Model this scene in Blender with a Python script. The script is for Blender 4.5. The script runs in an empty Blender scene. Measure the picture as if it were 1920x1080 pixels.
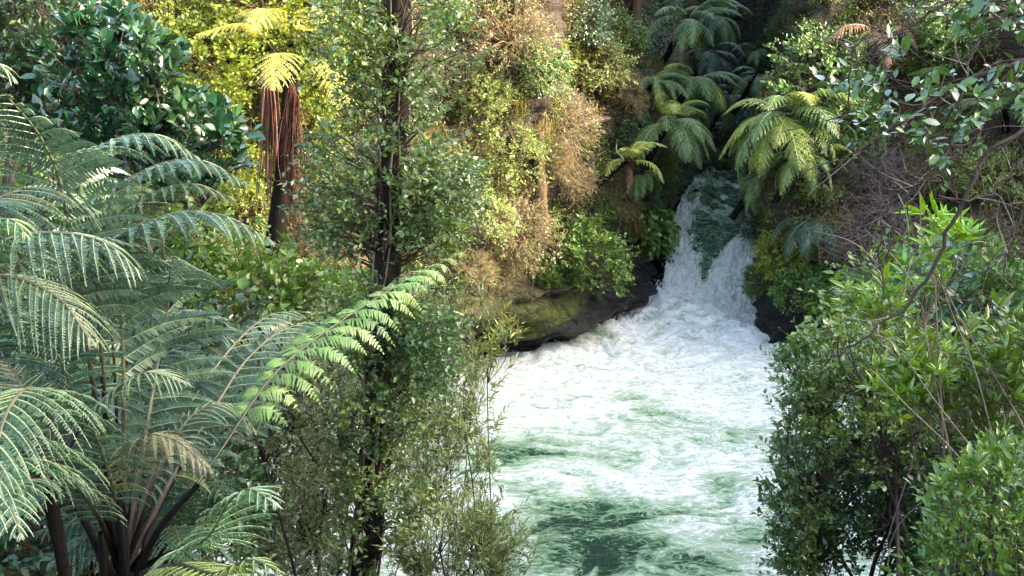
import bpy, math, random
import numpy as np
from mathutils import Vector, Matrix
from mathutils.bvhtree import BVHTree

random.seed(7)
RNG = np.random.default_rng(11)
scene = bpy.context.scene
COL = scene.collection

# ------------------------------------------------------------------ camera
CAM = np.array([0.0, 0.0, 11.0])
PITCH = math.radians(11.0)
F = 2059.0                      # focal length in photo pixels (1920 wide)
cd = bpy.data.cameras.new('camera')
cam = bpy.data.objects.new('camera', cd)
COL.objects.link(cam)
cam.location = CAM
cam.rotation_euler = (math.pi / 2 - PITCH, 0, 0)
cd.sensor_width = 36.0
cd.lens = F / 1920 * 36.0
cd.clip_start = 0.05
cd.clip_end = 1000
scene.camera = cam
FW = np.array([0, math.cos(PITCH), -math.sin(PITCH)])
UP = np.array([0, math.sin(PITCH), math.cos(PITCH)])
RT = np.array([1.0, 0, 0])


def ray(px, py):
    px = np.asarray(px, float); py = np.asarray(py, float)
    d = FW + ((px - 960) / F)[..., None] * RT + ((540 - py) / F)[..., None] * UP
    return d


def at(px, py, Y):
    d = ray(px, py)
    t = np.asarray(Y, float) / d[..., 1]
    return CAM + d * t[..., None]


def on_water(px, py):
    d = ray(px, py)
    return CAM + d * (-CAM[2] / d[..., 2])[..., None]


# ------------------------------------------------------------------ numpy noise
def _h(ix, iy, iz, seed):
    n = (ix * 374761393 + iy * 668265263 + iz * 1274126177 + seed * 974634777) & 0x7fffffff
    n = ((n ^ (n >> 13)) * 1274126177) & 0x7fffffff
    n = ((n ^ (n >> 16)) * 668265263) & 0x7fffffff
    return ((n ^ (n >> 15)) & 0xffff) / 65535.0


def vnoise(p, seed=0):
    p = np.asarray(p, float)
    i = np.floor(p).astype(np.int64); f = p - i
    f = f * f * f * (f * (f * 6 - 15) + 10)
    r = 0
    for a in (0, 1):
        for b in (0, 1):
            for c in (0, 1):
                w = (f[..., 0] if a else 1 - f[..., 0]) * (f[..., 1] if b else 1 - f[..., 1]) * (f[..., 2] if c else 1 - f[..., 2])
                r = r + w * _h(i[..., 0] + a, i[..., 1] + b, i[..., 2] + c, seed)
    return r


def fbm(p, octv=4, seed=0, ridged=False):
    p = np.asarray(p, float); s = 0; a = 0.5; tot = 0
    for k in range(octv):
        n = vnoise(p * (2.03 ** k) + 17.3 * k, seed + k)
        if ridged:
            n = 1 - np.abs(2 * n - 1)
        s = s + a * n; tot += a; a *= 0.5
    return s / tot


def sstep(a, b, x):
    t = np.clip((x - a) / (b - a), 0, 1)
    return t * t * (3 - 2 * t)


def unit(v):
    return v / (np.linalg.norm(v, axis=-1, keepdims=True) + 1e-9)


def rand_unit(rng, n):
    return unit(rng.normal(size=(n, 3)))


# ------------------------------------------------------------------ mesh builder
class MB:
    def __init__(self):
        self.v = []; self.f = []; self.c = []; self.n = 0

    def add(self, V, Fc, C):
        V = np.asarray(V, np.float32).reshape(-1, 3)
        C = np.asarray(C, np.float32)
        if C.ndim == 1:
            C = np.tile(C, (len(V), 1))
        self.v.append(V); self.c.append(C[:, :3])
        self.f.append(np.asarray(Fc, np.int64) + self.n)
        self.n += len(V)

    def mesh(self, name, mats, smooth=False, extra=None):
        me = bpy.data.meshes.new(name)
        V = np.concatenate(self.v); C = np.concatenate(self.c)
        me.vertices.add(len(V)); me.vertices.foreach_set('co', V.ravel())
        nl = sum(f.size for f in self.f); npoly = sum(len(f) for f in self.f)
        idx = np.concatenate([f.ravel() for f in self.f]).astype(np.int32)
        tot = np.concatenate([np.full(len(f), f.shape[1]) for f in self.f]).astype(np.int32)
        st = np.concatenate([[0], np.cumsum(tot)[:-1]]).astype(np.int32)
        me.loops.add(nl); me.loops.foreach_set('vertex_index', idx)
        me.polygons.add(npoly); me.polygons.foreach_set('loop_start', st)
        if smooth:
            me.polygons.foreach_set('use_smooth', np.ones(npoly, bool))
        at_ = me.attributes.new('Col', 'FLOAT_COLOR', 'POINT')
        at_.data.foreach_set('color', np.concatenate([C, np.ones((len(C), 1), np.float32)], 1).ravel())
        if extra:
            for k, arr in extra.items():
                e = me.attributes.new(k, 'FLOAT', 'POINT'); e.data.foreach_set('value', np.asarray(arr, np.float32).ravel())
        me.update(calc_edges=True)
        for m in (mats if isinstance(mats, (list, tuple)) else [mats]):
            me.materials.append(m)
        return me


def link(name, me, parent=None):
    o = bpy.data.objects.new(name, me); COL.objects.link(o)
    if parent is not None:
        o.parent = parent
    return o


def thing(name, label, cat, loc=(0, 0, 0), group=None, rot=(0, 0, 0), scale=(1, 1, 1)):
    o = bpy.data.objects.new(name, None); COL.objects.link(o)
    o.empty_display_size = 0.2
    o.location = [float(a) for a in loc]; o.rotation_euler = rot; o.scale = scale
    o['label'] = label; o['category'] = cat
    if group:
        o['group'] = group
    return o


# leaves: arrays of base P, direction D, normal N, length L, width W
def add_leaves(mb, P, D, N, L, W, C, kind='dia', curl=0.12, fold=0.12):
    n = len(P)
    if n == 0:
        return
    D = unit(D); S = unit(np.cross(D, N)); N = np.cross(S, D)
    L = np.broadcast_to(np.asarray(L, float), (n,))[:, None]; W = np.broadcast_to(np.asarray(W, float), (n,))[:, None]
    if kind == 'dia':
        V = np.stack([P, P + D * L * .45 + S * W * .5 + N * W * fold, P + D * L - N * L * curl, P + D * L * .45 - S * W * .5 + N * W * fold], 1)
        T = np.array([[0, 1, 2], [0, 2, 3]]); k = 4
    else:
        if kind == 'lance':
            ts, ws = (.3, .62), (.9, .75)
        else:
            ts, ws = (.28, .66), (.88, .92)
        def row(t, w):
            c = P + D * L * t - N * L * curl * t * t
            return [c + S * W * .5 * w + N * W * fold, c, c - S * W * .5 * w + N * W * fold]
        V = np.stack([P] + row(ts[0], ws[0]) + row(ts[1], ws[1]) + [P + D * L - N * L * curl], 1)
        T = None; k = 8
    idx = (np.arange(n) * k)[:, None, None]
    Cv = np.repeat(C, k, 0)
    if kind == 'dia':
        mb.add(V.reshape(-1, 3), (T[None] + idx).reshape(-1, 3), Cv)
    else:
        T3 = np.array([[0, 1, 2], [0, 2, 3], [4, 7, 5], [5, 7, 6]]); T4 = np.array([[1, 4, 5, 2], [2, 5, 6, 3]])
        b = mb.n
        mb.add(V.reshape(-1, 3), (T3[None] + idx).reshape(-1, 3), Cv)
        mb.f.append(((T4[None] + idx).reshape(-1, 4)) + b)


def add_sticks(mb, P0, P1, r0, r1, C):
    n = len(P0)
    if n == 0:
        return
    d = unit(P1 - P0); a = np.where(np.abs(d[:, 2:3]) > .9, np.array([[1., 0, 0]]), np.array([[0, 0, 1.]]))
    s = unit(np.cross(d, a)); t = np.cross(d, s)
    r0 = np.broadcast_to(np.asarray(r0, float), (n,))[:, None]; r1 = np.broadcast_to(np.asarray(r1, float), (n,))[:, None]
    V = []
    for P, r in ((P0, r0), (P1, r1)):
        for k in range(3):
            an = 2 * math.pi * k / 3
            V.append(P + (s * math.cos(an) + t * math.sin(an)) * r)
    V = np.stack(V, 1)
    T = np.array([[0, 1, 4, 3], [1, 2, 5, 4], [2, 0, 3, 5]])
    idx = (np.arange(n) * 6)[:, None, None]
    C = np.asarray(C, float)
    if C.ndim == 1:
        C = np.tile(C, (n, 1))
    mb.add(V.reshape(-1, 3), (T[None] + idx).reshape(-1, 4), np.repeat(C, 6, 0))


def catmull(pts, n):
    P = np.asarray(pts, float)
    P = np.vstack([2 * P[0] - P[1], P, 2 * P[-1] - P[-2]])
    m = len(P) - 3
    t = np.linspace(0, m, n); i = np.minimum(t.astype(int), m - 1); f = (t - i)[:, None]
    a, b, c, d = P[i], P[i + 1], P[i + 2], P[i + 3]
    return .5 * ((2 * b) + (-a + c) * f + (2 * a - 5 * b + 4 * c - d) * f ** 2 + (-a + 3 * b - 3 * c + d) * f ** 3)


def add_tube(mb, pts, radii, C, k=6, rough=0.0, seed=0):
    pts = np.asarray(pts, float); n = len(pts)
    radii = np.broadcast_to(np.asarray(radii, float), (n,))
    T = np.gradient(pts, axis=0); T = unit(T)
    ref = np.array([1., 0, 0]) if abs(T[:, 0]).mean() < .7 else np.array([0, 0, 1.])
    s = unit(np.cross(T, ref)); t = np.cross(T, s)
    an = np.arange(k) * 2 * math.pi / k
    V = pts[:, None] + (s[:, None] * np.cos(an)[None, :, None] + t[:, None] * np.sin(an)[None, :, None]) * radii[:, None, None]
    if rough:
        off = (fbm(V * np.array([7, 7, 2.2]), 3, seed) - .5) * 2 * rough
        V = V + (V - pts[:, None]) * off[..., None]
    i = np.arange(n - 1)[:, None]; j = np.arange(k)[None]
    q = np.stack([i * k + j, i * k + (j + 1) % k, (i + 1) * k + (j + 1) % k, (i + 1) * k + j], -1).reshape(-1, 4)
    mb.add(V.reshape(-1, 3), q, C)


def palette(rng, n, cols, jit=.25):
    cols = np.asarray(cols, float)
    k = rng.integers(0, len(cols), n); k2 = rng.integers(0, len(cols), n); w = rng.random(n)[:, None] * .5
    c = cols[k] * (1 - w) + cols[k2] * w
    return c * (1 + (rng.random((n, 1)) - .5) * 2 * jit)


# ------------------------------------------------------------------ materials
def new_mat(name):
    m = bpy.data.materials.new(name); m.use_nodes = True
    nt = m.node_tree; nt.nodes.clear()
    out = nt.nodes.new('ShaderNodeOutputMaterial')
    return m, nt, out


def N(nt, t, **kw):
    n = nt.nodes.new(t)
    for k, v in kw.items():
        if k in n.inputs.keys():
            n.inputs[k].default_value = v
        else:
            setattr(n, k, v)
    return n


def leaf_mat(name, rough=.45, trans=.3, spec=.5, coat=0.0, hue=.485, sat=1.16):
    m, nt, out = new_mat(name)
    a = N(nt, 'ShaderNodeAttribute', attribute_name='Col')
    geo = N(nt, 'ShaderNodeNewGeometry')
    nz = N(nt, 'ShaderNodeTexNoise', Scale=9.0, Detail=3.0)
    nt.links.new(geo.outputs['Position'], nz.inputs['Vector'])
    hs = N(nt, 'ShaderNodeHueSaturation', Saturation=sat, Hue=hue)
    mr = N(nt, 'ShaderNodeMapRange'); mr.inputs['From Min'].default_value = .3; mr.inputs['From Max'].default_value = .7
    mr.inputs['To Min'].default_value = .85; mr.inputs['To Max'].default_value = 1.55
    nt.links.new(nz.outputs['Fac'], mr.inputs['Value'])
    nt.links.new(mr.outputs['Result'], hs.inputs['Value'])
    nt.links.new(a.outputs['Color'], hs.inputs['Color'])
    p = N(nt, 'ShaderNodeBsdfPrincipled', Roughness=rough)
    p.inputs['Specular IOR Level'].default_value = spec
    if coat:
        p.inputs['Coat Weight'].default_value = coat; p.inputs['Coat Roughness'].default_value = .25
    nt.links.new(hs.outputs['Color'], p.inputs['Base Color'])
    if trans:
        tr = N(nt, 'ShaderNodeBsdfTranslucent')
        hs2 = N(nt, 'ShaderNodeHueSaturation', Hue=.485, Saturation=1.1, Value=1.5)
        nt.links.new(hs.outputs['Color'], hs2.inputs['Color'])
        nt.links.new(hs2.outputs['Color'], tr.inputs['Color'])
        mx = N(nt, 'ShaderNodeMixShader', Fac=trans)
        nt.links.new(p.outputs[0], mx.inputs[1]); nt.links.new(tr.outputs[0], mx.inputs[2])
        nt.links.new(mx.outputs[0], out.inputs['Surface'])
    else:
        nt.links.new(p.outputs[0], out.inputs['Surface'])
    return m


def bark_mat(name, c1, c2, scale=(6, 6, 1.2), rough=.85):
    m, nt, out = new_mat(name)
    tc = N(nt, 'ShaderNodeTexCoord'); mp = N(nt, 'ShaderNodeMapping'); mp.inputs['Scale'].default_value = scale
    nz = N(nt, 'ShaderNodeTexNoise', Scale=3.0, Detail=8.0, Roughness=.65)
    nt.links.new(tc.outputs['Object'], mp.inputs['Vector']); nt.links.new(mp.outputs[0], nz.inputs['Vector'])
    cr = N(nt, 'ShaderNodeValToRGB')
    cr.color_ramp.elements[0].position = .35; cr.color_ramp.elements[0].color = (*c1, 1)
    cr.color_ramp.elements[1].position = .68; cr.color_ramp.elements[1].color = (*c2, 1)
    nt.links.new(nz.outputs['Fac'], cr.inputs[0])
    p = N(nt, 'ShaderNodeBsdfPrincipled', Roughness=rough)
    p.inputs['Specular IOR Level'].default_value = .12
    nt.links.new(cr.outputs[0], p.inputs['Base Color'])
    bp = N(nt, 'ShaderNodeBump', Strength=.7, Distance=.04)
    nt.links.new(nz.outputs['Fac'], bp.inputs['Height']); nt.links.new(bp.outputs[0], p.inputs['Normal'])
    nt.links.new(p.outputs[0], out.inputs['Surface'])
    return m


M_LEAF = leaf_mat('leaf', .42, .25, .55)
M_GLOSSY = leaf_mat('glossy_leaf', .24, .12, .7, .5)
M_SATIN = leaf_mat('satin_leaf', .28, .2, .7)
M_SILVER = leaf_mat('silvery_leaf', .3, .35, .7)
M_FERN = leaf_mat('fern_blade', .34, .2, .6, hue=.49, sat=1.0)
M_DRY = leaf_mat('dry_fibre', .9, .1, .15)
M_TWIG = leaf_mat('twig', .8, 0, .25)
M_BARK_DARK = bark_mat('dark_bark', (.005, .0042, .0035), (.045, .036, .028))
M_BARK_RED = bark_mat('red_fibrous_bark', (.05, .02, .012), (.28, .12, .06), (9, 9, .7))
M_BARK_FERN = bark_mat('tree_fern_trunk', (.0015, .0013, .0012), (.010, .0075, .006), (8, 8, 2))
M_LOG = bark_mat('bleached_wood', (.12, .07, .055), (.36, .25, .20))

# ------------------------------------------------------------------ terrain: cliffs round the gorge
PATH = np.array([(-46, 14), (-30, 22), (-16, 27.5), (-8, 32), (-3, 37.6), (-.6, 40.6), (2.4, 42.6), (4.5, 46.2), (6.6, 50.5), (8.2, 55.5),
                 (10.0, 62), (11.9, 72), (15.0, 88), (18.5, 88), (16.6, 72), (14.0, 62), (12.6, 55), (11.1, 48.8), (10.5, 45.4), (12.2, 43.6),
                 (15, 42.6), (19, 40.2), (24, 36), (29, 30), (33, 22)], float)
NU, NZ = 900, 180
ctr = catmull(np.column_stack([PATH, np.zeros(len(PATH))]), 4000)[:, :2]
seg = np.concatenate([[0], np.cumsum(np.linalg.norm(np.diff(ctr, axis=0), axis=1))])
su = np.linspace(0, seg[-1], NU)
bx_ = np.interp(su, seg, ctr[:, 0]); by_ = np.interp(su, seg, ctr[:, 1])
tx = np.gradient(bx_); ty = np.gradient(by_)
# outward normal (towards the river): the path runs left -> gorge -> right, river lies on its right hand
nx_, ny_ = ty, -tx
ln = np.hypot(nx_, ny_); nx_ /= ln; ny_ /= ln
for _ in range(14):
    nx_ = np.convolve(np.pad(nx_, 4, 'edge'), np.ones(9) / 9, 'valid'); ny_ = np.convolve(np.pad(ny_, 4, 'edge'), np.ones(9) / 9, 'valid')
zz = np.linspace(-1.2, 24, NZ)
Z = np.tile(zz[None], (NU, 1))
left_w = sstep(-1, -9, bx_)[:, None]          # hillside on the left, cliff elsewhere
gorge_w = (sstep(50, 56, by_))[:, None]
right_w = (sstep(10.2, 12.5, bx_) * sstep(50, 46, by_))[:, None]
cent_w = (1 - left_w) * (1 - gorge_w) * (1 - right_w)
back = left_w * (np.clip(Z, 0, 7) * .75 + np.clip(Z - 7, 0, 30) * .45) + (1 - left_w) * (Z * .10) + right_w * Z * .14
back = back + gorge_w * (-Z * .03 + .11 * np.clip(Z - 5, 0, 9))
# mossy bulging ledge with an undercut at the waterline on the centre cliff
bulge = cent_w * (1.0 * np.exp(-((Z - 2.0) / 1.1) ** 2) - .75 * np.exp(-((Z - .2) / .55) ** 2)) * sstep(7.4, 4.8, bx_)[:, None]
bulge += right_w * (.5 * np.exp(-((Z - 3.) / 1.2) ** 2) - .5 * np.exp(-((Z - .3) / .7) ** 2))
P0 = np.stack([bx_[:, None] - nx_[:, None] * (back - bulge), by_[:, None] - ny_[:, None] * (back - bulge), Z], -1)
amp = .55 + .5 * sstep(2, 8, Z)
right_far = right_w * sstep(11.5, 15, bx_)[:, None]
P0[..., 2] = np.where(Z > 14.2, Z * (1 - right_far) + right_far * (14.2 + .12 * (Z - 14.2)), Z)
P0[..., 0] -= nx_[:, None] * right_far * np.clip(Z - 14.2, 0, 20) * 2; P0[..., 1] -= ny_[:, None] * right_far * np.clip(Z - 14.2, 0, 20) * 2
disp = (fbm(P0 * .30, 4, 3) - .5) * 3.2 * amp + (fbm(P0 * np.array([1.1, 1.1, .8]), 4, 9) - .5) * 1.1 * (.5 + .5 * sstep(1, 4, Z))
disp *= (1 - .55 * gorge_w)
low = sstep(4.5, 2.5, Z) * (1 - left_w)
disp += (fbm(P0 * np.array([.5, .5, 2.4]), 3, 21) - .5) * (.7 + .5 * low) * (1 - left_w)
disp += ((fbm(P0 * np.array([1.3, 1.3, 1.9]), 5, 23, True) - .6) * .75 + (fbm(P0 * np.array([3., 3., 3.4]), 4, 25) - .5) * .35) * low
P0[..., 0] += nx_[:, None] * disp; P0[..., 1] += ny_[:, None] * disp
hole = np.exp(-(((P0[..., 0] + 1.15) / .34) ** 2 + ((P0[..., 2] - 1.45) / .2) ** 2)) * (P0[..., 1] < 46)
P0[..., 1] += hole * .9
CL = MB()
i = np.arange(NU - 1)[:, None]; j = np.arange(NZ - 1)[None]
cq = np.stack([i * NZ + j, (i + 1) * NZ + j, (i + 1) * NZ + j + 1, i * NZ + j + 1], -1).reshape(-1, 4)


def rock_mat():
    m, nt, out = new_mat('mossy_rock')
    geo = N(nt, 'ShaderNodeNewGeometry')
    sx = N(nt, 'ShaderNodeSeparateXYZ'); nt.links.new(geo.outputs['Position'], sx.inputs[0])
    n1 = N(nt, 'ShaderNodeTexNoise', Scale=.9, Detail=8.0, Roughness=.6); nt.links.new(geo.outputs['Position'], n1.inputs['Vector'])
    n2 = N(nt, 'ShaderNodeTexNoise', Scale=4.5, Detail=8.0, Roughness=.65); nt.links.new(geo.outputs['Position'], n2.inputs['Vector'])
    base = N(nt, 'ShaderNodeValToRGB')
    e = base.color_ramp.elements; e[0].position = .3; e[0].color = (.02, .013, .009, 1); e[1].position = .7; e[1].color = (.085, .06, .04, 1)
    nt.links.new(n2.outputs['Fac'], base.inputs[0])
    moss = N(nt, 'ShaderNodeValToRGB')
    e = moss.color_ramp.elements; e[0].position = .3; e[0].color = (.012, .02, .004, 1); e[1].position = .66; e[1].color = (.10, .115, .014, 1)
    nt.links.new(n2.outputs['Fac'], moss.inputs[0])
    mm = N(nt, 'ShaderNodeMapRange'); mm.inputs['From Min'].default_value = .36; mm.inputs['From Max'].default_value = .5
    nt.links.new(n1.outputs['Fac'], mm.inputs['Value'])
    # moss only below about five metres, wet black rock at the waterline
    band = N(nt, 'ShaderNodeMapRange'); band.inputs['From Min'].default_value = 3.6; band.inputs['From Max'].default_value = 2.2
    nt.links.new(sx.outputs['Z'], band.inputs['Value'])
    mul = N(nt, 'ShaderNodeMath', operation='MULTIPLY'); nt.links.new(mm.outputs[0], mul.inputs[0]); nt.links.new(band.outputs[0], mul.inputs[1])
    mx = N(nt, 'ShaderNodeMix', data_type='RGBA'); nt.links.new(mul.outputs[0], mx.inputs['Factor'])
    nt.links.new(base.outputs[0], mx.inputs['A']); nt.links.new(moss.outputs[0], mx.inputs['B'])
    wz = N(nt, 'ShaderNodeMath', operation='MULTIPLY_ADD'); wz.inputs[1].default_value = 2.0; nt.links.new(n1.outputs['Fac'], wz.inputs[0])
    xr_ = N(nt, 'ShaderNodeMapRange'); xr_.inputs['From Min'].default_value = 0; xr_.inputs['From Max'].default_value = 7; xr_.inputs['To Min'].default_value = .25; xr_.inputs['To Max'].default_value = -3.0
    nt.links.new(sx.outputs['X'], xr_.inputs['Value'])
    zx = N(nt, 'ShaderNodeMath', operation='ADD'); nt.links.new(xr_.outputs[0], zx.inputs[0]); nt.links.new(sx.outputs['Z'], zx.inputs[1])
    nt.links.new(zx.outputs[0], wz.inputs[2])
    wet = N(nt, 'ShaderNodeMapRange'); wet.inputs['From Min'].default_value = 2.3; wet.inputs['From Max'].default_value = 1.7
    nt.links.new(wz.outputs[0], wet.inputs['Value'])
    # the walls by the fall are wet to the height of the fall
    sub = N(nt, 'ShaderNodeMapRange'); sub.inputs['From Min'].default_value = 4.0; sub.inputs['From Max'].default_value = 5.6
    nt.links.new(sx.outputs['X'], sub.inputs['Value'])
    sub2 = N(nt, 'ShaderNodeMapRange'); sub2.inputs['From Min'].default_value = 5.2; sub2.inputs['From Max'].default_value = 3.8
    nt.links.new(sx.outputs['Z'], sub2.inputs['Value'])
    ml2 = N(nt, 'ShaderNodeMath', operation='MULTIPLY'); nt.links.new(sub.outputs[0], ml2.inputs[0]); nt.links.new(sub2.outputs[0], ml2.inputs[1])
    mx0 = N(nt, 'ShaderNodeMath', operation='MAXIMUM'); nt.links.new(wet.outputs[0], mx0.inputs[0]); nt.links.new(ml2.outputs[0], mx0.inputs[1])
    gorge_shade = N(nt, 'ShaderNodeMapRange'); gorge_shade.inputs['From Min'].default_value = 56; gorge_shade.inputs['From Max'].default_value = 60  # deep gorge walls blackened at every height, painting in the shade of the recess
    nt.links.new(sx.outputs['Y'], gorge_shade.inputs['Value'])
    mxm = N(nt, 'ShaderNodeMath', operation='MAXIMUM'); nt.links.new(mx0.outputs[0], mxm.inputs[0]); nt.links.new(gorge_shade.outputs[0], mxm.inputs[1])
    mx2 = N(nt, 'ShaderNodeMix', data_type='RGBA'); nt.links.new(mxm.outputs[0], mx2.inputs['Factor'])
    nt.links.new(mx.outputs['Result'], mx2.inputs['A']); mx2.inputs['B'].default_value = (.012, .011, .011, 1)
    p = N(nt, 'ShaderNodeBsdfPrincipled', Roughness=.8)
    rr = N(nt, 'ShaderNodeMapRange'); rr.inputs['To Min'].default_value = .9; rr.inputs['To Max'].default_value = .4
    nt.links.new(mxm.outputs[0], rr.inputs['Value']); nt.links.new(rr.outputs[0], p.inputs['Roughness'])
    nt.links.new(mx2.outputs['Result'], p.inputs['Base Color'])
    vo = N(nt, 'ShaderNodeTexVoronoi', Scale=.8, feature='DISTANCE_TO_EDGE'); mpv = N(nt, 'ShaderNodeMapping'); mpv.inputs['Scale'].default_value = (1, 1, 2.2)
    nzv = N(nt, 'ShaderNodeTexNoise', Scale=1.2, Detail=4.0); nt.links.new(geo.outputs['Position'], nzv.inputs['Vector'])
    vad = N(nt, 'ShaderNodeVectorMath', operation='ADD'); nt.links.new(geo.outputs['Position'], vad.inputs[0]); nt.links.new(nzv.outputs['Color'], vad.inputs[1])
    nt.links.new(vad.outputs[0], mpv.inputs['Vector']); nt.links.new(mpv.outputs[0], vo.inputs['Vector'])
    vr = N(nt, 'ShaderNodeMapRange'); vr.inputs['From Max'].default_value = .09; nt.links.new(vo.outputs['Distance'], vr.inputs['Value'])
    hsum = N(nt, 'ShaderNodeMath', operation='MULTIPLY_ADD'); hsum.inputs[1].default_value = .35; nt.links.new(vr.outputs[0], hsum.inputs[0]); nt.links.new(n2.outputs['Fac'], hsum.inputs[2])
    bp = N(nt, 'ShaderNodeBump', Strength=1.0, Distance=.28); nt.links.new(hsum.outputs[0], bp.inputs['Height'])
    nt.links.new(bp.outputs[0], p.inputs['Normal']); nt.links.new(p.outputs[0], out.inputs['Surface'])
    return m


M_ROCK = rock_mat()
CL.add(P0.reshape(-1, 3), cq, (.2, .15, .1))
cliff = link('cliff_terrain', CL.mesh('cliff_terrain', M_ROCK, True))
cliff['kind'] = 'structure'
BV = BVHTree.FromPolygons([tuple(v) for v in P0.reshape(-1, 3)], [tuple(q) for q in cq])


def hit(px, py):
    d = ray(px, py); d = d / np.linalg.norm(d)
    loc, nor, _, _ = BV.ray_cast(Vector(CAM), Vector(d))
    if loc is None:
        return at(px, py, 45.), np.array([0, -1., 0])
    nor = np.array(nor)
    if nor @ d > 0:
        nor = -nor
    return np.array(loc), nor


# near-bank ground, plus an unseen ridge added on the right to shade the river
def ground_z(x, y):
    z = -1.2 + 10.6 * sstep(21 + 7 * sstep(-1.5, -5, x) + 9 * sstep(6.5, 10, x), -1, y)
    z = z + np.maximum(0, 27.0 - 8.8 * sstep(21, 33, y) - z) * sstep(22, 34, x)
    z = z + (fbm(np.stack([x * .25, y * .25, x * 0], -1), 4, 5) - .5) * 1.2 * sstep(21, 16, y)
    return z


gx = np.linspace(-70, 80, 150); gy = np.linspace(-60, 46, 130)
GX, GY = np.meshgrid(gx, gy, indexing='ij')
GZ = ground_z(GX, GY) + (fbm(np.stack([GX * .15, GY * .15, GX * 0], -1), 4, 6) - .5) * 6 * sstep(24, 34, GX) * .5
GB = MB()
i = np.arange(len(gx) - 1)[:, None]; j = np.arange(len(gy) - 1)[None]; m_ = len(gy)
GB.add(np.stack([GX, GY, GZ], -1).reshape(-1, 3), np.stack([i * m_ + j, (i + 1) * m_ + j, (i + 1) * m_ + j + 1, i * m_ + j + 1], -1).reshape(-1, 4), (.05, .04, .02))
ground = link('ground', GB.mesh('ground', bark_mat('forest_floor', (.02, .014, .008), (.06, .06, .02), (1, 1, 1)), True))
ground['kind'] = 'structure'


# ------------------------------------------------------------------ water
def water_mat():
    m, nt, out = new_mat('river_water')
    a = N(nt, 'ShaderNodeAttribute', attribute_name='foam')
    geo = N(nt, 'ShaderNodeNewGeometry')
    mp = N(nt, 'ShaderNodeMapping'); mp.inputs['Scale'].default_value = (.8, 1.7, 1)
    nt.links.new(geo.outputs['Position'], mp.inputs['Vector'])
    nz = N(nt, 'ShaderNodeTexNoise', Scale=1.6, Detail=7.0, Roughness=.62, Distortion=2.2)
    nt.links.new(mp.outputs[0], nz.inputs['Vector'])
    mr = N(nt, 'ShaderNodeMapRange'); mr.inputs['From Min'].default_value = .3; mr.inputs['From Max'].default_value = .7
    mr.inputs['To Min'].default_value = -.22; mr.inputs['To Max'].default_value = .22
    nt.links.new(nz.outputs['Fac'], mr.inputs['Value'])
    ad = N(nt, 'ShaderNodeMath', operation='ADD'); ad.use_clamp = True
    nt.links.new(a.outputs['Fac'], ad.inputs[0]); nt.links.new(mr.outputs[0], ad.inputs[1])
    nl = N(nt, 'ShaderNodeTexNoise', Scale=1.1, Detail=4.0, Roughness=.55, Distortion=2.6); nt.links.new(mp.outputs[0], nl.inputs['Vector'])
    sb = N(nt, 'ShaderNodeMath', operation='SUBTRACT'); sb.inputs[1].default_value = .5; nt.links.new(nl.outputs['Fac'], sb.inputs[0])
    ab = N(nt, 'ShaderNodeMath', operation='ABSOLUTE'); nt.links.new(sb.outputs[0], ab.inputs[0])
    lr = N(nt, 'ShaderNodeMapRange'); lr.inputs['From Max'].default_value = .035; lr.inputs['To Min'].default_value = .34; lr.inputs['To Max'].default_value = 0
    nt.links.new(ab.outputs[0], lr.inputs['Value'])
    ad2 = N(nt, 'ShaderNodeMath', operation='ADD'); ad2.use_clamp = True; nt.links.new(ad.outputs[0], ad2.inputs[0]); nt.links.new(lr.outputs[0], ad2.inputs[1])
    ad = ad2
    cr = N(nt, 'ShaderNodeValToRGB'); r = cr.color_ramp
    r.elements[0].position = 0.05; r.elements[0].color = (.008, .038, .020, 1)
    r.elements[1].position = 1; r.elements[1].color = (.84, .86, .82, 1)
    for pos, c in ((.22, (.014, .055, .028)), (.40, (.10, .215, .10)), (.58, (.29, .42, .26)), (.8, (.46, .545, .43))):
        e = r.elements.new(pos); e.color = (*c, 1)
    nt.links.new(ad.outputs[0], cr.inputs[0])
    p = N(nt, 'ShaderNodeBsdfPrincipled', Roughness=.2); p.inputs['IOR'].default_value = 1.33
    rr = N(nt, 'ShaderNodeMapRange'); rr.inputs['From Min'].default_value = .2; rr.inputs['From Max'].default_value = .7
    rr.inputs['To Min'].default_value = .12; rr.inputs['To Max'].default_value = .75
    nt.links.new(ad.outputs[0], rr.inputs['Value']); nt.links.new(rr.outputs[0], p.inputs['Roughness'])
    nt.links.new(cr.outputs[0], p.inputs['Base Color'])
    n2 = N(nt, 'ShaderNodeTexNoise', Scale=6.0, Detail=10.0, Roughness=.7, Distortion=1.2); nt.links.new(mp.outputs[0], n2.inputs['Vector'])
    bp = N(nt, 'ShaderNodeBump', Strength=.8, Distance=.16); nt.links.new(n2.outputs['Fac'], bp.inputs['Height'])
    nt.links.new(bp.outputs[0], p.inputs['Normal']); nt.links.new(p.outputs[0], out.inputs['Surface'])
    return m


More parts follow.
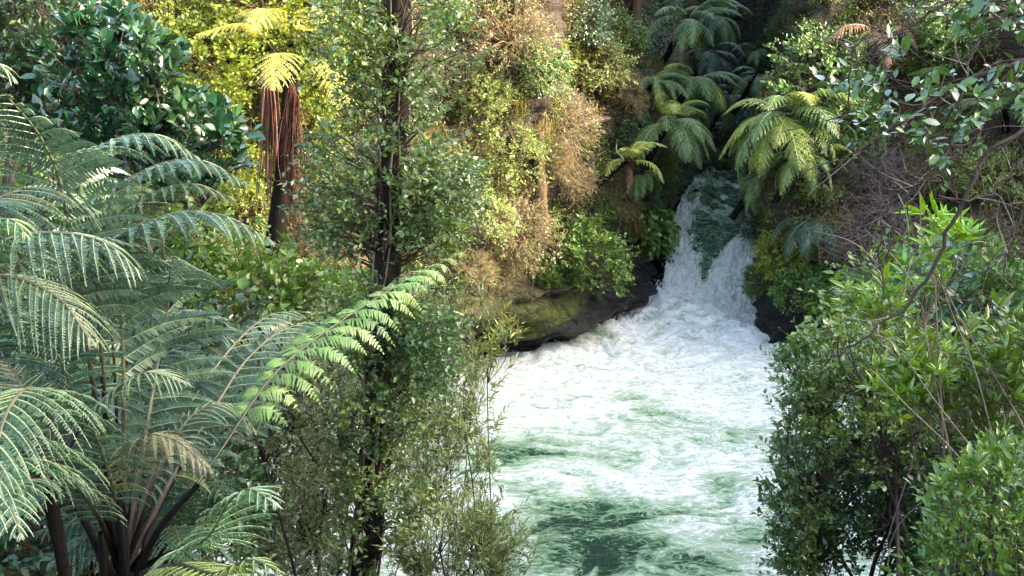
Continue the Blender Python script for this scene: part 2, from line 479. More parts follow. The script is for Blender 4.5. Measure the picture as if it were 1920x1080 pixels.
M_WATER = water_mat()
wx = np.arange(-22, 26, .085); wy = np.concatenate([np.arange(16, 40, .085), np.arange(40, 54, .10)])
WX, WY = np.meshgrid(wx, wy, indexing='ij')
q2 = np.stack([WX, WY, WX * 0], -1)
wa = (fbm(q2 * .25, 3, 31) - .5) * 5; wb = (fbm(q2 * .25, 3, 37) - .5) * 5
qw = np.stack([WX + wa, (WY + wb) * 1.5, WX * 0 + .3], -1)
n1 = fbm(qw * .22, 4, 41); n2 = fbm(qw * .75, 4, 43, True); n3 = fbm(qw * 2.1, 4, 47, True)
cover = np.interp(WY, [18, 22, 25, 28, 31, 36, 42], [.54, .58, .64, .68, .72, .82, .98])
for px, py, rx, ry, s in ((1125, 985, 1.7, 1.9, .62), (1090, 1050, 1.4, 1.3, .45), (1400, 1000, .8, .7, .42), (1330, 1050, 1.1, .9, .25), (925, 850, .7, 1.3, .2),
                          (1270, 780, 1.4, 1.0, .12), (1400, 810, 1.3, 1.4, .16), (1340, 905, .9, .8, .3), (1210, 860, 1.4, .9, .1), (1000, 835, 1.3, 1.0, .2),
                          (1240, 1060, 1.3, .9, .2), (1080, 740, 1.5, 1.5, .1)):
    c = on_water(px, py)
    cover = cover - s * np.exp(-(((WX - c[0]) / rx) ** 2 + ((WY - c[1]) / ry) ** 2) ** 1.5)
n4 = fbm(qw * 5.0, 3, 49, True)
foam = cover + 1.05 * (n1 - .5) + .75 * (n2 - .6) + .45 * (n3 - .6) + .18 * (n4 - .6)
foam = np.clip(foam, 0, np.interp(WY, [38, 46], [.86, 1.0]))
mound = 1.35 * np.exp(-(((WX - 7.2) / 2.4) ** 2 + ((WY - 48.3) / 2.6) ** 2)) + .55 * np.exp(-(((WX - 4.0) / 2.6) ** 2 + ((WY - 45.0) / 2.2) ** 2)) + .25 * np.exp(-(((WX - 1) / 2.6) ** 2 + ((WY - 42) / 2) ** 2))
mound += .35 * np.exp(-(((WX - 9.3) / 1.6) ** 2 + ((WY - 45.2) / 1.6) ** 2))
agit = np.interp(WY, [20, 30, 40, 46], [.42, .48, .65, 1.4])
WZ = mound + agit * ((fbm(qw * .5, 3, 53) - .5) * .5 + (n2 - .6) * .38 + (n3 - .6) * .22 + (fbm(qw * 4.2, 3, 59, True) - .6) * .08)
WZ += (fbm(q2 * 1.3, 4, 57, True) - .6) * .7 * np.clip(mound, 0, 1)
WB = MB(); mw = len(wy)
i = np.arange(len(wx) - 1)[:, None]; j = np.arange(len(wy) - 1)[None]
WB.add(np.stack([WX, WY, WZ], -1).reshape(-1, 3), np.stack([i * mw + j, (i + 1) * mw + j, (i + 1) * mw + j + 1, i * mw + j + 1], -1).reshape(-1, 4), (1, 1, 1))
river = link('river', WB.mesh('river', M_WATER, True, {'foam': foam}))
river['kind'] = 'structure'

# the chute between the gorge walls
rows = [(318, 66, 1322, 1404), (335, 62, 1306, 1402), (370, 57, 1282, 1400), (410, 53.5, 1266, 1402), (460, 51, 1259, 1412), (520, 49, 1250, 1414), (580, 47.6, 1243, 1417), (650, 45.4, 1238, 1422)]
rows = np.array(rows, float)
NV, NUU = 360, 170
yv = np.linspace(318, 650, NV); uu = np.linspace(-.04, 1.04, NUU)
Dv = np.interp(yv, rows[:, 0], rows[:, 1]); xl = np.interp(yv, rows[:, 0], rows[:, 2]); xr = np.interp(yv, rows[:, 0], rows[:, 3])
ker = np.ones(15) / 15
Dv = np.convolve(np.pad(Dv, 7, 'edge'), ker, 'valid')
PX = xl[:, None] + (xr - xl)[:, None] * uu[None]; PY = np.tile(yv[:, None], (1, NUU))
W0 = at(PX, PY, np.tile(Dv[:, None], (1, NUU)))
gl = np.interp(yv, [318, 350, 400, 430, 468, 510, 545, 560], [1338, 1332, 1296, 1293, 1302, 1308, 1318, 1322])
gr = np.interp(yv, [318, 350, 400, 440, 452, 468, 510, 545, 560], [1404, 1404, 1404, 1396, 1380, 1358, 1326, 1312, 1308])
st = fbm(np.stack([PX * .16 + (PY * .03), PY * .012, PX * 0], -1), 5, 63, True)
st2 = fbm(np.stack([PX * .45, PY * .03, PX * 0], -1), 4, 64)
iso = fbm(np.stack([PX * .11, PY * .09, PX * 0], -1), 5, 65)
iso2 = fbm(np.stack([PX * .3, PY * .2, PX * 0 + 5], -1), 4, 66)
wob = (fbm(np.stack([PX * .04, PY * .03, PX * 0], -1), 3, 61) - .5) * 14 + (iso - .5) * 30 + (iso2 - .5) * 22 + (st2 - .5) * 8
ins = np.minimum(PX - gl[:, None], gr[:, None] - PX) + wob
whit = 1 - sstep(-7, 9, ins)
upper = sstep(440, 370, PY)
dg = fbm(np.stack([PX * .07 + PY * .05, PY * .075 - PX * .03, PX * 0], -1), 5, 68, True)
dg2 = fbm(np.stack([PX * .05 + PY * .06, PY * .13 - PX * .05, PX * 0 + 3], -1), 5, 69)
fo = whit * (.95 + .4 * (iso - .5) + .3 * (iso2 - .5)) + (1 - whit) * (.21 + .4 * np.clip(dg - .6, -.3, 1)) + upper * (1 - whit) * .7 * sstep(.5, .66, dg2)
fo = fo * (.55 + .45 * sstep(338, 370, PY + (iso - .5) * 40))
fo = np.clip(fo, 0, 1.1)
tb = fbm(W0 * np.array([2.4, 2.4, 1.2]), 5, 67) - .5
rise = whit * (.34 + 1.5 * tb + .5 * (iso2 - .5)) + (1 - whit) * (.22 * (dg - .5) - .12)
edge = np.clip((np.abs(uu * 2 - 1) - .8) / .25, 0, 1)[None] ** 2
W0[..., 2] += rise * .55 - edge * .2
W0[..., 1] -= rise * .45
HB = MB()
i = np.arange(NV - 1)[:, None]; j = np.arange(NUU - 1)[None]
HB.add(W0.reshape(-1, 3), np.stack([i * NUU + j, (i + 1) * NUU + j, (i + 1) * NUU + j + 1, i * NUU + j + 1], -1).reshape(-1, 4), (1, 1, 1))
fall = link('waterfall', HB.mesh('waterfall', M_WATER, True, {'foam': fo}))
fall['kind'] = 'structure'; fall['label'] = 'white waterfall with a green tongue pouring from the gorge'

# flying drops along the fall and the boiling crest
rs = np.random.default_rng(5)
SP = MB()
k = 16000
a1 = rs.integers(0, NV, k); a2 = rs.integers(0, NUU, k)
ok = (whit[a1, a2] > .9) & (a1 > NV * .3)
pp = W0[a1[ok], a2[ok]] + rs.normal(size=(ok.sum(), 3)) * np.array([.14, .16, .2]) + np.array([0, -.12, .1])
mi = rs.integers(0, WX.size, 900000)
wgt = np.clip(mound.ravel()[mi], 0, 1.3) ** 2
mi = mi[rs.random(len(mi)) < wgt * .22]
p2 = np.stack([WX.ravel()[mi], WY.ravel()[mi], WZ.ravel()[mi] + np.abs(rs.normal(size=len(mi))) * .26], -1)
pp = np.concatenate([pp, p2])
rr_ = .008 + .026 * rs.random(len(pp)) ** 3
o6 = np.array([[1, 0, 0], [-1, 0, 0], [0, 1, 0], [0, -1, 0], [0, 0, 1.4], [0, 0, -1.4]], float)
fo8 = np.array([[0, 2, 4], [2, 1, 4], [1, 3, 4], [3, 0, 4], [2, 0, 5], [1, 2, 5], [3, 1, 5], [0, 3, 5]])
SP.add((pp[:, None] + o6[None] * rr_[:, None, None]).reshape(-1, 3), (fo8[None] + (np.arange(len(pp)) * 6)[:, None, None]).reshape(-1, 3), (.92, .92, .94))
sp_m, nt, out = new_mat('spray_foam')
p = N(nt, 'ShaderNodeBsdfPrincipled', Roughness=.6); p.inputs['Base Color'].default_value = (.72, .72, .75, 1)
nt.links.new(p.outputs[0], out.inputs['Surface'])
spray = link('spray', SP.mesh('spray', sp_m, True))
spray['kind'] = 'stuff'; spray['label'] = 'white spray drops thrown up around the foot of the waterfall'

# ------------------------------------------------------------------ plant kits
BR = (.09, .065, .045)
GREY = (.13, .11, .095)


def spray_twigs(mb_leaf, mb_wood, rng, P, D, L, k, ll, lw, cols, kind='dia', droop=.15, spread=.9, upn=.8, twig_r=.006, twig_c=BR, t0=.12, rosette=False, jit=.25):
    n = len(P)
    D = unit(D); L = np.broadcast_to(np.asarray(L, float), (n,))
    P1 = P + D * L[:, None] + np.array([0, 0, -1.]) * (droop * L)[:, None]
    if mb_wood is not None:
        mid = P + D * (L * .5)[:, None] - np.array([0, 0, 1.]) * (droop * .25 * L)[:, None]
        add_sticks(mb_wood, P, mid, twig_r, twig_r * .75, twig_c); add_sticks(mb_wood, mid, P1, twig_r * .75, twig_r * .4, twig_c)
    t = (np.linspace(t0, 1, k)[None] if not rosette else np.linspace(.8, 1, k)[None]) + (rng.random((n, k)) - .5) * (.8 / k)
    Dn = D[:, None]; pos = P[:, None] + Dn * (L[:, None] * t)[..., None] - np.array([0, 0, 1.]) * (droop * L[:, None] * t * t)[..., None]
    a = np.where(np.abs(D[:, 2:3]) > .85, np.array([[1., 0, 0]]), np.array([[0, 0, 1.]]))
    s = unit(np.cross(D, a))[:, None]; u = np.cross(s[:, 0], D)[:, None]
    ph = rng.random((n, 1)) * 6.28 + np.arange(k)[None] * (2.4 if rosette else math.pi) + rng.normal(size=(n, k)) * .5
    rad = s * np.cos(ph)[..., None] + u * np.sin(ph)[..., None] * .75
    ld = unit(Dn * (.55 + .5 * (t ** 3)[..., None]) + rad * spread + rng.normal(size=(n, k, 3)) * .18 + np.array([0, 0, -.12]))
    nn = unit(np.array([0, 0, upn]) + rng.normal(size=(n, k, 3)) * .45 + rad * .15)
    m = n * k
    sc = (.55 + .75 * rng.random(m)) * np.repeat(.65 + .7 * rng.random(n), k)
    cc = np.repeat(palette(rng, n, cols, .12), k, 0) * .5 + palette(rng, m, cols, jit) * .5
    add_leaves(mb_leaf, pos.reshape(-1, 3), ld.reshape(-1, 3), nn.reshape(-1, 3), ll * sc, lw * sc, cc, kind)


PAL = dict(
    mid=[(.05, .115, .03), (.075, .15, .035), (.035, .085, .025), (.10, .18, .05)],
    light=[(.14, .20, .06), (.18, .24, .07), (.10, .15, .04), (.22, .26, .11)],
    olive=[(.10, .11, .035), (.14, .13, .05), (.07, .08, .025), (.17, .16, .08)],
    yellow=[(.10, .165, .03), (.14, .19, .035), (.075, .13, .025), (.17, .19, .045)],
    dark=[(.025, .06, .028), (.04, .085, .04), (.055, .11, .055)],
    dry=[(.14, .108, .055), (.19, .15, .08), (.09, .068, .036), (.24, .20, .12)],
    grey=[(.13, .105, .09), (.10, .08, .07), (.18, .15, .13), (.07, .055, .048)],
    silver=[(.34, .40, .24), (.24, .30, .15), (.52, .55, .42), (.14, .19, .08)],
    lime=[(.17, .30, .06), (.22, .36, .08), (.12, .22, .05)],
)


def bush_kit(seed, cols, dims=(1, 1, .8), ncl=60, rc=.34, tw=7, k=7, ll=.10, lw=.055, kind='dia', dry=0, wood=BR, mat=None, twig_r=.006, out_bias=.9, upb=.35):
    """foliage mesh and stem mesh of one shrub, about one metre in radius, base at the origin, growing up"""
    rng = np.random.default_rng(seed)
    lf, wd = MB(), MB()
    d = rand_unit(rng, ncl); r = .45 + .55 * rng.random(ncl) ** .6
    lump = .72 + .6 * fbm(d * 1.6 + seed, 3, seed)
    C = d * (r * lump)[:, None] * np.array(dims) + np.array([0, 0, dims[2] * .75])
    C = C[C[:, 2] > -.25]
    n = len(C)
    cen = np.array([0, 0, dims[2] * .5])
    for c in C[::2]:
        mid = c * .5 + rng.normal(size=3) * .12
        add_tube(wd, catmull([(0, 0, -.3), mid * .6, c], 7), np.linspace(.028, .008, 7), wood, 4)
    P = np.repeat(C, tw, 0) + rng.normal(size=(n * tw, 3)) * rc * .35
    D = unit(unit(P - cen) * out_bias + rand_unit(rng, n * tw) * .8 + np.array([0, 0, upb]))
    keep = rng.random(n * tw) >= dry
    spray_twigs(lf, wd, rng, P[keep], D[keep], rc * (.7 + .8 * rng.random(keep.sum())), k, ll, lw, cols, kind, twig_r=twig_r, twig_c=wood)
    if dry:
        q = ~keep
        for _ in range(2):
            Dq = unit(D[q] + rng.normal(size=(q.sum(), 3)) * .9)
            Pq = P[q] + rng.normal(size=(q.sum(), 3)) * .1
            L = rc * (1 + 1.3 * rng.random(q.sum()))[:, None]
            mid = Pq + Dq * L * .5 + rng.normal(size=Pq.shape) * .05
            e = mid + unit(Dq + rng.normal(size=Pq.shape) * .5 - np.array([0, 0, .6])) * L * .6
            cc = palette(rng, q.sum(), PAL['grey'] if wood == GREY else PAL['dry'], .3)
            add_sticks(wd, Pq, mid, .010, .008, cc); add_sticks(wd, mid, e, .008, .004, cc)
    fm = lf.mesh('foliage', mat or M_LEAF); wm = wd.mesh('stems', M_TWIG)
    return fm, wm


KITS = {}
for s in (0, 1, 2):
    KITS['round', s] = bush_kit(100 + s, PAL['mid'], (1, 1, .85), 95, .30, 8, 7, .095, .055)
    KITS['light', s] = bush_kit(110 + s, PAL['light'], (1.05, 1, .75), 85, .30, 8, 7, .085, .05, dry=.12)
    KITS['olive', s] = bush_kit(120 + s, PAL['olive'], (1.1, 1, .7), 80, .32, 8, 8, .07, .035, dry=.2, wood=(.2, .15, .1))
    KITS['yellow', s] = bush_kit(130 + s, PAL['yellow'], (1, 1, .85), 85, .32, 7, 7, .10, .06)
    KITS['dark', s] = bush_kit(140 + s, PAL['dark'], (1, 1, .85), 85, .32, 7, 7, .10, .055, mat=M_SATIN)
    KITS['broad', s] = bush_kit(150 + s, PAL['mid'] + [(.12, .2, .05)], (.95, .95, .95), 55, .36, 6, 6, .19, .13, 'oval', mat=M_SATIN)
    KITS['dry', s] = bush_kit(160 + s, PAL['olive'] + PAL['dry'], (1, .9, 1.0), 70, .36, 8, 5, .06, .03, dry=.6, wood=(.14, .10, .07), twig_r=.008, upb=-.1)
    KITS['grey', s] = bush_kit(170 + s, PAL['grey'], (.95, .8, 1.15), 90, .36, 9, 4, .05, .025, dry=.88, wood=GREY, twig_r=.009, upb=-.2)
KCOUNT = {}


def shrub(kind, pos, r, label, group=None, name='shrub', tilt=None, stretch=1.0):
    v = KCOUNT.get(kind, random.randrange(3)); KCOUNT[kind] = (v + 1) % 3
    fm, wm = KITS[kind, v]
    e = (0, 0, random.random() * 6.28)
    if tilt is not None:
        ax = Vector((0, 0, 1)).rotation_difference(Vector(tilt))
        e = (ax.to_matrix() @ Matrix.Rotation(e[2], 3, 'Z')).to_euler()
    t = thing(name, label, 'shrub', pos, group, e, (r, r, r * stretch))
    link('foliage', fm, t); link('stems', wm, t)
    return t


def cliff_shrub(kind, px, py, r, label, group='shrubs on the cliff', name='shrub', stretch=1.0, up=.75):
    p, n = hit(px, py + r * 14)
    n2 = unit(n * np.array([1, 1, .3]) + np.array([0, 0, up]))
    p = p + unit(n * np.array([1, 1, .2])) * .18 * r
    return shrub(kind, p, r, label, group, name, n2, .72 * stretch)


# ------------------------------------------------------------------ fern fronds
def frond(mb, rach, side_ref, npin, plen, npul, cols, rib, blade0=.3, droop=.35, fwd=.35, r0=.02, stipe_c=None, rach_c=None, pul=None, dark_to=None, drop_pul=.35, seed=0, lat=(1, 1), raise_=0.0):
    """rach: dense polyline. Adds rachis, pinna ribs and pinnules."""
    rng = np.random.default_rng(seed)
    rach = np.asarray(rach, float); M = len(rach)
    L = np.concatenate([[0], np.cumsum(np.linalg.norm(np.diff(rach, axis=0), axis=1))]); tot = L[-1]
    T = unit(np.gradient(rach, axis=0))
    rib = np.asarray(rib, float)
    stc = np.asarray(stipe_c if stipe_c is not None else rib * .8, float)
    frac = L / tot
    k = 5
    w = sstep(blade0 * .6, blade0 + .25, frac)[:, None]
    w0 = sstep(.36, .58, frac)[:, None] if stipe_c is not None and blade0 > .33 else 1.0
    rb = rib if rach_c is None else np.asarray(rach_c, float)
    cr = (np.array([.004, .0035, .0035]) * (1 - w0) + stc * w0) * (1 - w) + rb * w
    add_tube(mb, rach, r0 * (1 - .85 * frac), np.repeat(cr, k, 0), k)
    s = (np.arange(npin) + .5) / npin
    s = np.concatenate([s, [.985]])
    b = blade0 + (1 - blade0) * s
    base = np.stack([np.interp(b, frac, rach[:, a]) for a in range(3)], -1)
    Tt = unit(np.stack([np.interp(b, frac, T[:, a]) for a in range(3)], -1))
    sr = np.asarray(side_ref, float)
    B = unit(np.cross(Tt, np.broadcast_to(sr, Tt.shape))); Nn = np.cross(B, Tt)
    prof = np.minimum(1, .5 + s * 1.6) * (1 - s ** 2.4) + .04
    blen = tot * (1 - blade0)
    sp = blen / npin
    pl = pul if pul is not None else sp * .62
    q = (np.arange(npul) + .5) / npul
    down = -sr
    for side in (1, -1):
        ls = plen * prof * (lat[0] if side > 0 else lat[1]) * (.9 + .2 * rng.random(len(s)))
        ang = np.radians(18 + 38 * s ** 1.5 + rng.normal(size=len(s)) * 4)
        dr = unit(B * side * np.cos(ang)[:, None] + Tt * np.sin(ang)[:, None] + Nn * raise_)
        dj = droop * (.75 + .5 * rng.random(len(s)))

        def cur(qq):
            return base[:, None] + dr[:, None] * (ls[:, None] * (qq - .12 * qq ** 3))[..., None] + down * ((ls * dj)[:, None] * qq ** 2.2)[..., None] + Tt[:, None] * ((ls * fwd * .4)[:, None] * qq ** 2)[..., None]
        qs = np.linspace(0, 1, 6)[None].repeat(len(s), 0)
        C = cur(qs)
        for a in range(5):
            add_sticks(mb, C[:, a], C[:, a + 1], r0 * .22 * (1 - .15 * a), r0 * .22 * (1 - .15 * (a + 1)), rib)
        qq = np.tile(q[None], (len(s), 1))
        pc = cur(qq); tg = unit(cur(qq + .01) - cur(qq - .01))
        pn = unit(np.cross(tg, np.broadcast_to(Tt[:, None], tg.shape)))
        sg = np.sign((pn * sr).sum(-1, keepdims=True)); sg[sg == 0] = 1
        pn = pn * sg
        lp = pl * np.minimum(1, (1.02 - qq ** 2.5)) * (.85 + .3 * rng.random(qq.shape)) * np.minimum(1, .35 + ls / plen)[:, None]
        wd = (ls / npul)[:, None] * .80
        cpin = palette(rng, len(s), cols, .16)
        old = rng.random(len(s)) < .025
        cpin[old] = cpin[old] * np.array([1.7, 1.1, .7])
        for sd in (1, -1):
            lat_ = np.cross(pn, tg) * sd
            d2 = unit(lat_ + tg * (.38 + .12 * rng.normal(size=qq.shape))[..., None] - pn * (drop_pul * (.6 + .8 * rng.random((len(s), 1, 1)))) + rng.normal(size=tg.shape) * .07)
            lp = lp * (rng.random(qq.shape) > .035)
            wv = tg * (wd * .5)[..., None]
            e = pc + d2 * lp[..., None]
            V = np.stack([pc - wv, pc + wv, pc + d2 * (lp * .62)[..., None] + wv * .85, e + wv * .15 , pc + d2 * (lp * .62)[..., None] - wv * .7], 2).reshape(-1, 3)
            n = pc.shape[0] * pc.shape[1]
            cc = np.repeat(np.repeat(cpin, npul, 0) * (.85 + .3 * rng.random((n, 1))), 5, 0)
            mb.add(V, np.arange(n * 5).reshape(-1, 5), cc)


FP = dict(
    green=([(.065, .14, .04), (.09, .17, .045), (.05, .12, .035)], (.22, .27, .12)),
    ygreen=([(.15, .23, .035), (.20, .27, .04), (.12, .19, .03)], (.30, .33, .10)),
    yellowing=([(.20, .24, .03), (.33, .28, .04), (.14, .20, .03)], (.35, .30, .10)),
    gold=([(.33, .36, .085), (.28, .33, .075), (.37, .37, .09)], (.30, .29, .09)),
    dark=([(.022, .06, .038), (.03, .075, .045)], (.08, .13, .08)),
    tan=([(.30, .20, .11), (.22, .14, .07)], (.3, .2, .1)),
)
FK = {}


def frond_kit(pal, v):
    if (pal, v) in FK:
        return FK[pal, v]
    cols, rib = FP[pal]
    arch = (.28, .40, .18)[v]
    x = np.linspace(0, 1, 26)
    z = arch * np.sin(np.minimum(x * 1.7, 2.2)) * 1.0 - (.35 + .1 * v) * x ** 2.6
    pts = np.stack([x, .05 * (v - 1) * x ** 2, z], -1)
    mb = MB()
    frond(mb, pts, (0, 0, 1.), 19, .30, 9, cols, rib, .16, .35, .3, .012, seed=v + hash(pal) % 7 if False else v, stipe_c=(.05, .035, .02))
    FK[pal, v] = mb.mesh('frond', M_FERN)
    return FK[pal, v]


def tree_fern(crown, flen, n, pal, label, group='tree ferns on the cliff', trunk=None, az=(0, 6.2832), pitch=(-.1, .55), mix=None, dead=0, name='tree_fern', seed=1, trunk_r=.11, trunk_m=None):
    rng = random.Random(seed)
    crown = np.asarray(crown, float)
    base = np.asarray(trunk, float) if trunk is not None else crown - np.array([0, -.3, .6])
    t = thing(name, label, 'tree fern', base, group)
    mb = MB(); rel = crown - base
    add_tube(mb, catmull([(0, 0, -.3), rel * .5 + np.array([.06, 0, 0]), rel], 14), np.linspace(trunk_r * 1.25, trunk_r, 14), (.05, .04, .03), 12, .6, seed)
    link('trunk', mb.mesh('trunk', trunk_m or M_BARK_FERN, True), t)
    for k in range(n):
        a = az[0] + (az[1] - az[0]) * ((k + .5 + rng.uniform(-.3, .3)) / n)
        p = rng.uniform(*pitch); s = flen * rng.uniform(.8, 1.15)
        pl = pal if not mix or rng.random() > .35 else mix
        o = link('frond', frond_kit(pl, rng.randrange(3)), t)
        o.location = rel; o.rotation_euler = (rng.uniform(-.25, .25), -p, a); o.scale = (s, s, s)
    for k in range(dead):
        o = link('dead_frond', frond_kit('tan', rng.randrange(3)), t)
        o.location = rel - np.array([0, 0, .08]); o.rotation_euler = (0, rng.uniform(.7, 1.2), rng.uniform(0, 6.28)); s = flen * rng.uniform(.5, .8); o.scale = (s, s * .6, s)
    return t


def cliff_fern(px, py, flen, n, pal, label, seed, outw=1.35, az=(0, 6.2832), **kw):
    p, nrm = hit(px, py)
    n2 = unit(nrm * np.array([1, 1, 0]))
    crown = p + n2 * outw
    # fronds fan away from the wall
    a0 = math.atan2(n2[1], n2[0])
    return tree_fern(crown, flen, n, pal, label, az=(a0 - 2.0, a0 + 2.0), trunk=p - n2 * .1 + np.array([0, 0, -1.0]), seed=seed, **kw)

# ------------------------------------------------------------------ undergrowth on the cliff (uncountable)
rs = np.random.default_rng(77)
tri = P0[:-1, :-1]; e1 = P0[1:, :-1] - tri; e2 = P0[:-1, 1:] - tri
nrm = np.cross(e1, e2); area = np.linalg.norm(nrm, axis=-1); nrm = unit(nrm)
# keep normals on the river side
nref = np.stack([nx_, ny_, nx_ * 0], -1)[:-1, None]
nrm = nrm * np.sign((nrm * nref).sum(-1, keepdims=True) + 1e-6)
vis = (tri[..., 0] > -17) & (tri[..., 0] < 22) & (tri[..., 2] > .8) & (tri[..., 2] < 19) & (tri[..., 1] > 26)
lw_, gw_, rw_, cw_ = left_w[:-1], gorge_w[:-1], right_w[:-1], cent_w[:-1]
zmin = 3.5 * cw_ + 2.2 * gw_ + 1.6 * rw_ + 1.0 * lw_ + .8 * (fbm(tri * .5, 2, 71) - .5)
prob = area * vis * (tri[..., 2] > zmin)
bare = fbm(tri * np.array([.55, .55, .28]), 3, 73)
prob = prob * np.where(bare > .6, .25, 1.0)
prob = prob[:, :NZ - 1].ravel(); prob /= prob.sum()


def cliff_samples(n):
    k = rs.choice(len(prob), n, p=prob)
    a, b = k // (NZ - 1), k % (NZ - 1)
    return tri[a, b] + e1[a, b] * rs.random((n, 1)) + e2[a, b] * rs.random((n, 1)), nrm[a, b]


ncl, per = 11000, 44
S, SN = cliff_samples(ncl)
patch = fbm(S * .42, 3, 81); patch2 = fbm(S * .9 + 40, 3, 83)
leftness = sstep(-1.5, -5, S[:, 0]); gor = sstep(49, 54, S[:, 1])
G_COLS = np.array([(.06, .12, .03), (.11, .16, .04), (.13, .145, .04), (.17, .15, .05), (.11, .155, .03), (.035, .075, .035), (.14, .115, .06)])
idx = np.where(patch > .57, 0, np.where(patch > .50, 1, np.where(patch > .43, 2, np.where(patch > .37, 3, 6))))
idx = np.where((patch2 > .6) & (S[:, 0] < 12), 1, idx)
idx = np.where((rs.random(ncl) < leftness * .75), np.where(patch2 > .43, 4, 3), idx)
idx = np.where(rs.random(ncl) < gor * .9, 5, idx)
cc = G_COLS[idx] * (1 + .35 * (rs.random((ncl, 1)) - .5))
rc = .28 + .4 * rs.random(ncl) ** 2
P = np.repeat(S, per, 0); Nn = np.repeat(SN, per, 0); R = np.repeat(rc, per)[:, None]
o = rand_unit(rs, ncl * per) * (rs.random((ncl * per, 1)) ** .4)
o = o + Nn * .55 + np.array([0, 0, .15])
P = P + o * R
D = unit(o + Nn * .4 + rs.normal(size=o.shape) * .5 - np.array([0, 0, .25]))
NL = unit(np.array([0, 0, .8]) + Nn * .5 + rs.normal(size=o.shape) * .4)
ll = (.05 + .11 * np.repeat(rs.random(ncl) ** 2, per)) * (.7 + .6 * rs.random(ncl * per)); lw2 = ll * np.repeat(.35 + .35 * rs.random(ncl), per)
C = np.repeat(cc, per, 0) * (1 + .5 * (rs.random((ncl * per, 1)) - .5)) + rs.random((ncl * per, 3)) * .012
UB = MB(); add_leaves(UB, P, D, NL, ll, lw2, C)
ug = link('undergrowth', UB.mesh('undergrowth', M_LEAF)); ug['kind'] = 'stuff'
ug['label'] = 'mixed green and brown undergrowth covering the steep cliff faces'

# dry creeper and lichen strands hanging in beards
nb, per = 620, 34
S, SN = cliff_samples(nb)
keep = fbm(S * .5 + 9, 3, 91) > .44
keep &= ~((S[:, 1] > 53) & (rs.random(nb) < .7))
S, SN = S[keep], SN[keep]; nb = len(S)
P = np.repeat(S + SN * .45, per, 0) + rs.normal(size=(nb * per, 3)) * np.array([.22, .16, .12])
Lh = np.repeat(.25 + .8 * rs.random(nb) ** 1.5, per)[:, None] * (.5 + .8 * rs.random((nb * per, 1)))
mid = P + np.array([0, 0, -.5]) * Lh + rs.normal(size=P.shape) * .06; end = mid + np.array([0, 0, -.5]) * Lh + rs.normal(size=P.shape) * .07
tone = np.array([(.18, .125, .05), (.25, .19, .09), (.12, .08, .035), (.21, .17, .09), (.14, .09, .04)])[rs.integers(0, 5, nb)]
C = np.repeat(tone, per, 0) * (.7 + .6 * rs.random((nb * per, 1)))
DB = MB(); add_sticks(DB, P, mid, .012, .010, C); add_sticks(DB, mid, end, .010, .004, C)
# wiry dead twigs sticking out
nb = 2600; S, SN = cliff_samples(nb)
D = unit(SN + rs.normal(size=SN.shape) * .8); Lh = (.25 + .6 * rs.random((nb, 1)))
mid = S + SN * .25 + D * Lh * .5; end = mid + unit(D + rs.normal(size=D.shape) * .6) * Lh * .6
C = np.array([(.30, .23, .13), (.18, .125, .07), (.36, .29, .19)])[rs.integers(0, 3, nb)]
add_sticks(DB, S + SN * .1, mid, .014, .010, C); add_sticks(DB, mid, end, .010, .004, C)
dc = link('dry_creeper', DB.mesh('dry_creeper', M_DRY)); dc['kind'] = 'stuff'
dc['label'] = 'pale brown dead creeper and lichen strands hanging over the cliff'

# low growth on the near banks
k = 1500
gxs = rs.uniform(-14, 15, k); gys = rs.uniform(4, 20, k); gzs = ground_z(gxs, gys)
P = np.repeat(np.stack([gxs, gys, gzs], -1), 24, 0) + rs.normal(size=(k * 24, 3)) * np.array([.3, .3, .15])
GBm = MB(); add_leaves(GBm, P, rand_unit(rs, k * 24) + np.array([0, 0, .5]), rand_unit(rs, k * 24) + np.array([0, 0, 1.2]), .12, .06, palette(rs, k * 24, PAL['dark']))
gc = link('ground_cover', GBm.mesh('ground_cover', M_LEAF)); gc['kind'] = 'stuff'; gc['label'] = 'dark green ground cover on the near river bank'

# ------------------------------------------------------------------ shrubs on the cliff
cliff_shrub('round', 1078, 488, 1.6, 'large rounded green bush spilling over the mossy rock ledge')
cliff_shrub('broad', 1195, 425, 1.25, 'broad-leaved bush on the cliff edge just left of the waterfall chute')
cliff_shrub('light', 950, 285, 1.35, 'pale yellow-green bush on the cliff just right of the vine-clad trunk')
cliff_shrub('olive', 965, 425, 1.3, 'straggly olive bush trailing just above the mossy ledge')
cliff_shrub('round', 1000, 125, 1.0, 'small bright green bush standing out high on the brown cliff')
cliff_shrub('light', 1105, 115, 1.3, 'pale yellowish bush beside the bare brown strip of cliff')
cliff_shrub('olive', 1040, 215, 1.25, 'grey-green bush left of the bleached fallen log')
cliff_shrub('olive', 1058, 335, .95, 'small hanging olive bush left of the small yellowing tree fern')
cliff_shrub('light', 905, 170, .95, 'small lime bush half hidden behind the leaves right of the vine-clad trunk')
cliff_shrub('dark', 1180, 245, .9, 'dark bush between the bleached log and the big yellow-green tree fern')
cliff_shrub('dark', 1215, 90, 1.0, 'blue-green bush at the top of the bare brown strip')
cliff_shrub('round', 1245, 165, 1.0, 'green bush between two tree ferns left of the dark gorge')
cliff_shrub('olive', 950, 55, 1.4, 'brownish olive bush at the top of the cliff right of the vine-clad trunk')
cliff_shrub('dark', 1085, 30, 1.1, 'dark-leaved bush hung with pale lichen at the cliff top')
cliff_shrub('light', 905, 400, .9, 'thin pale bush just right of the vine-clad trunk above the ledge')
cliff_shrub('round', 1330, 285, .9, 'dark green bush overhanging the water at the mouth of the gorge')
cliff_shrub('round', 1525, 150, 1.9, 'large pale green leafy bush right of the dark gorge')
cliff_shrub('round', 1500, 235, 1.1, 'green bush right below the large pale leafy bush')
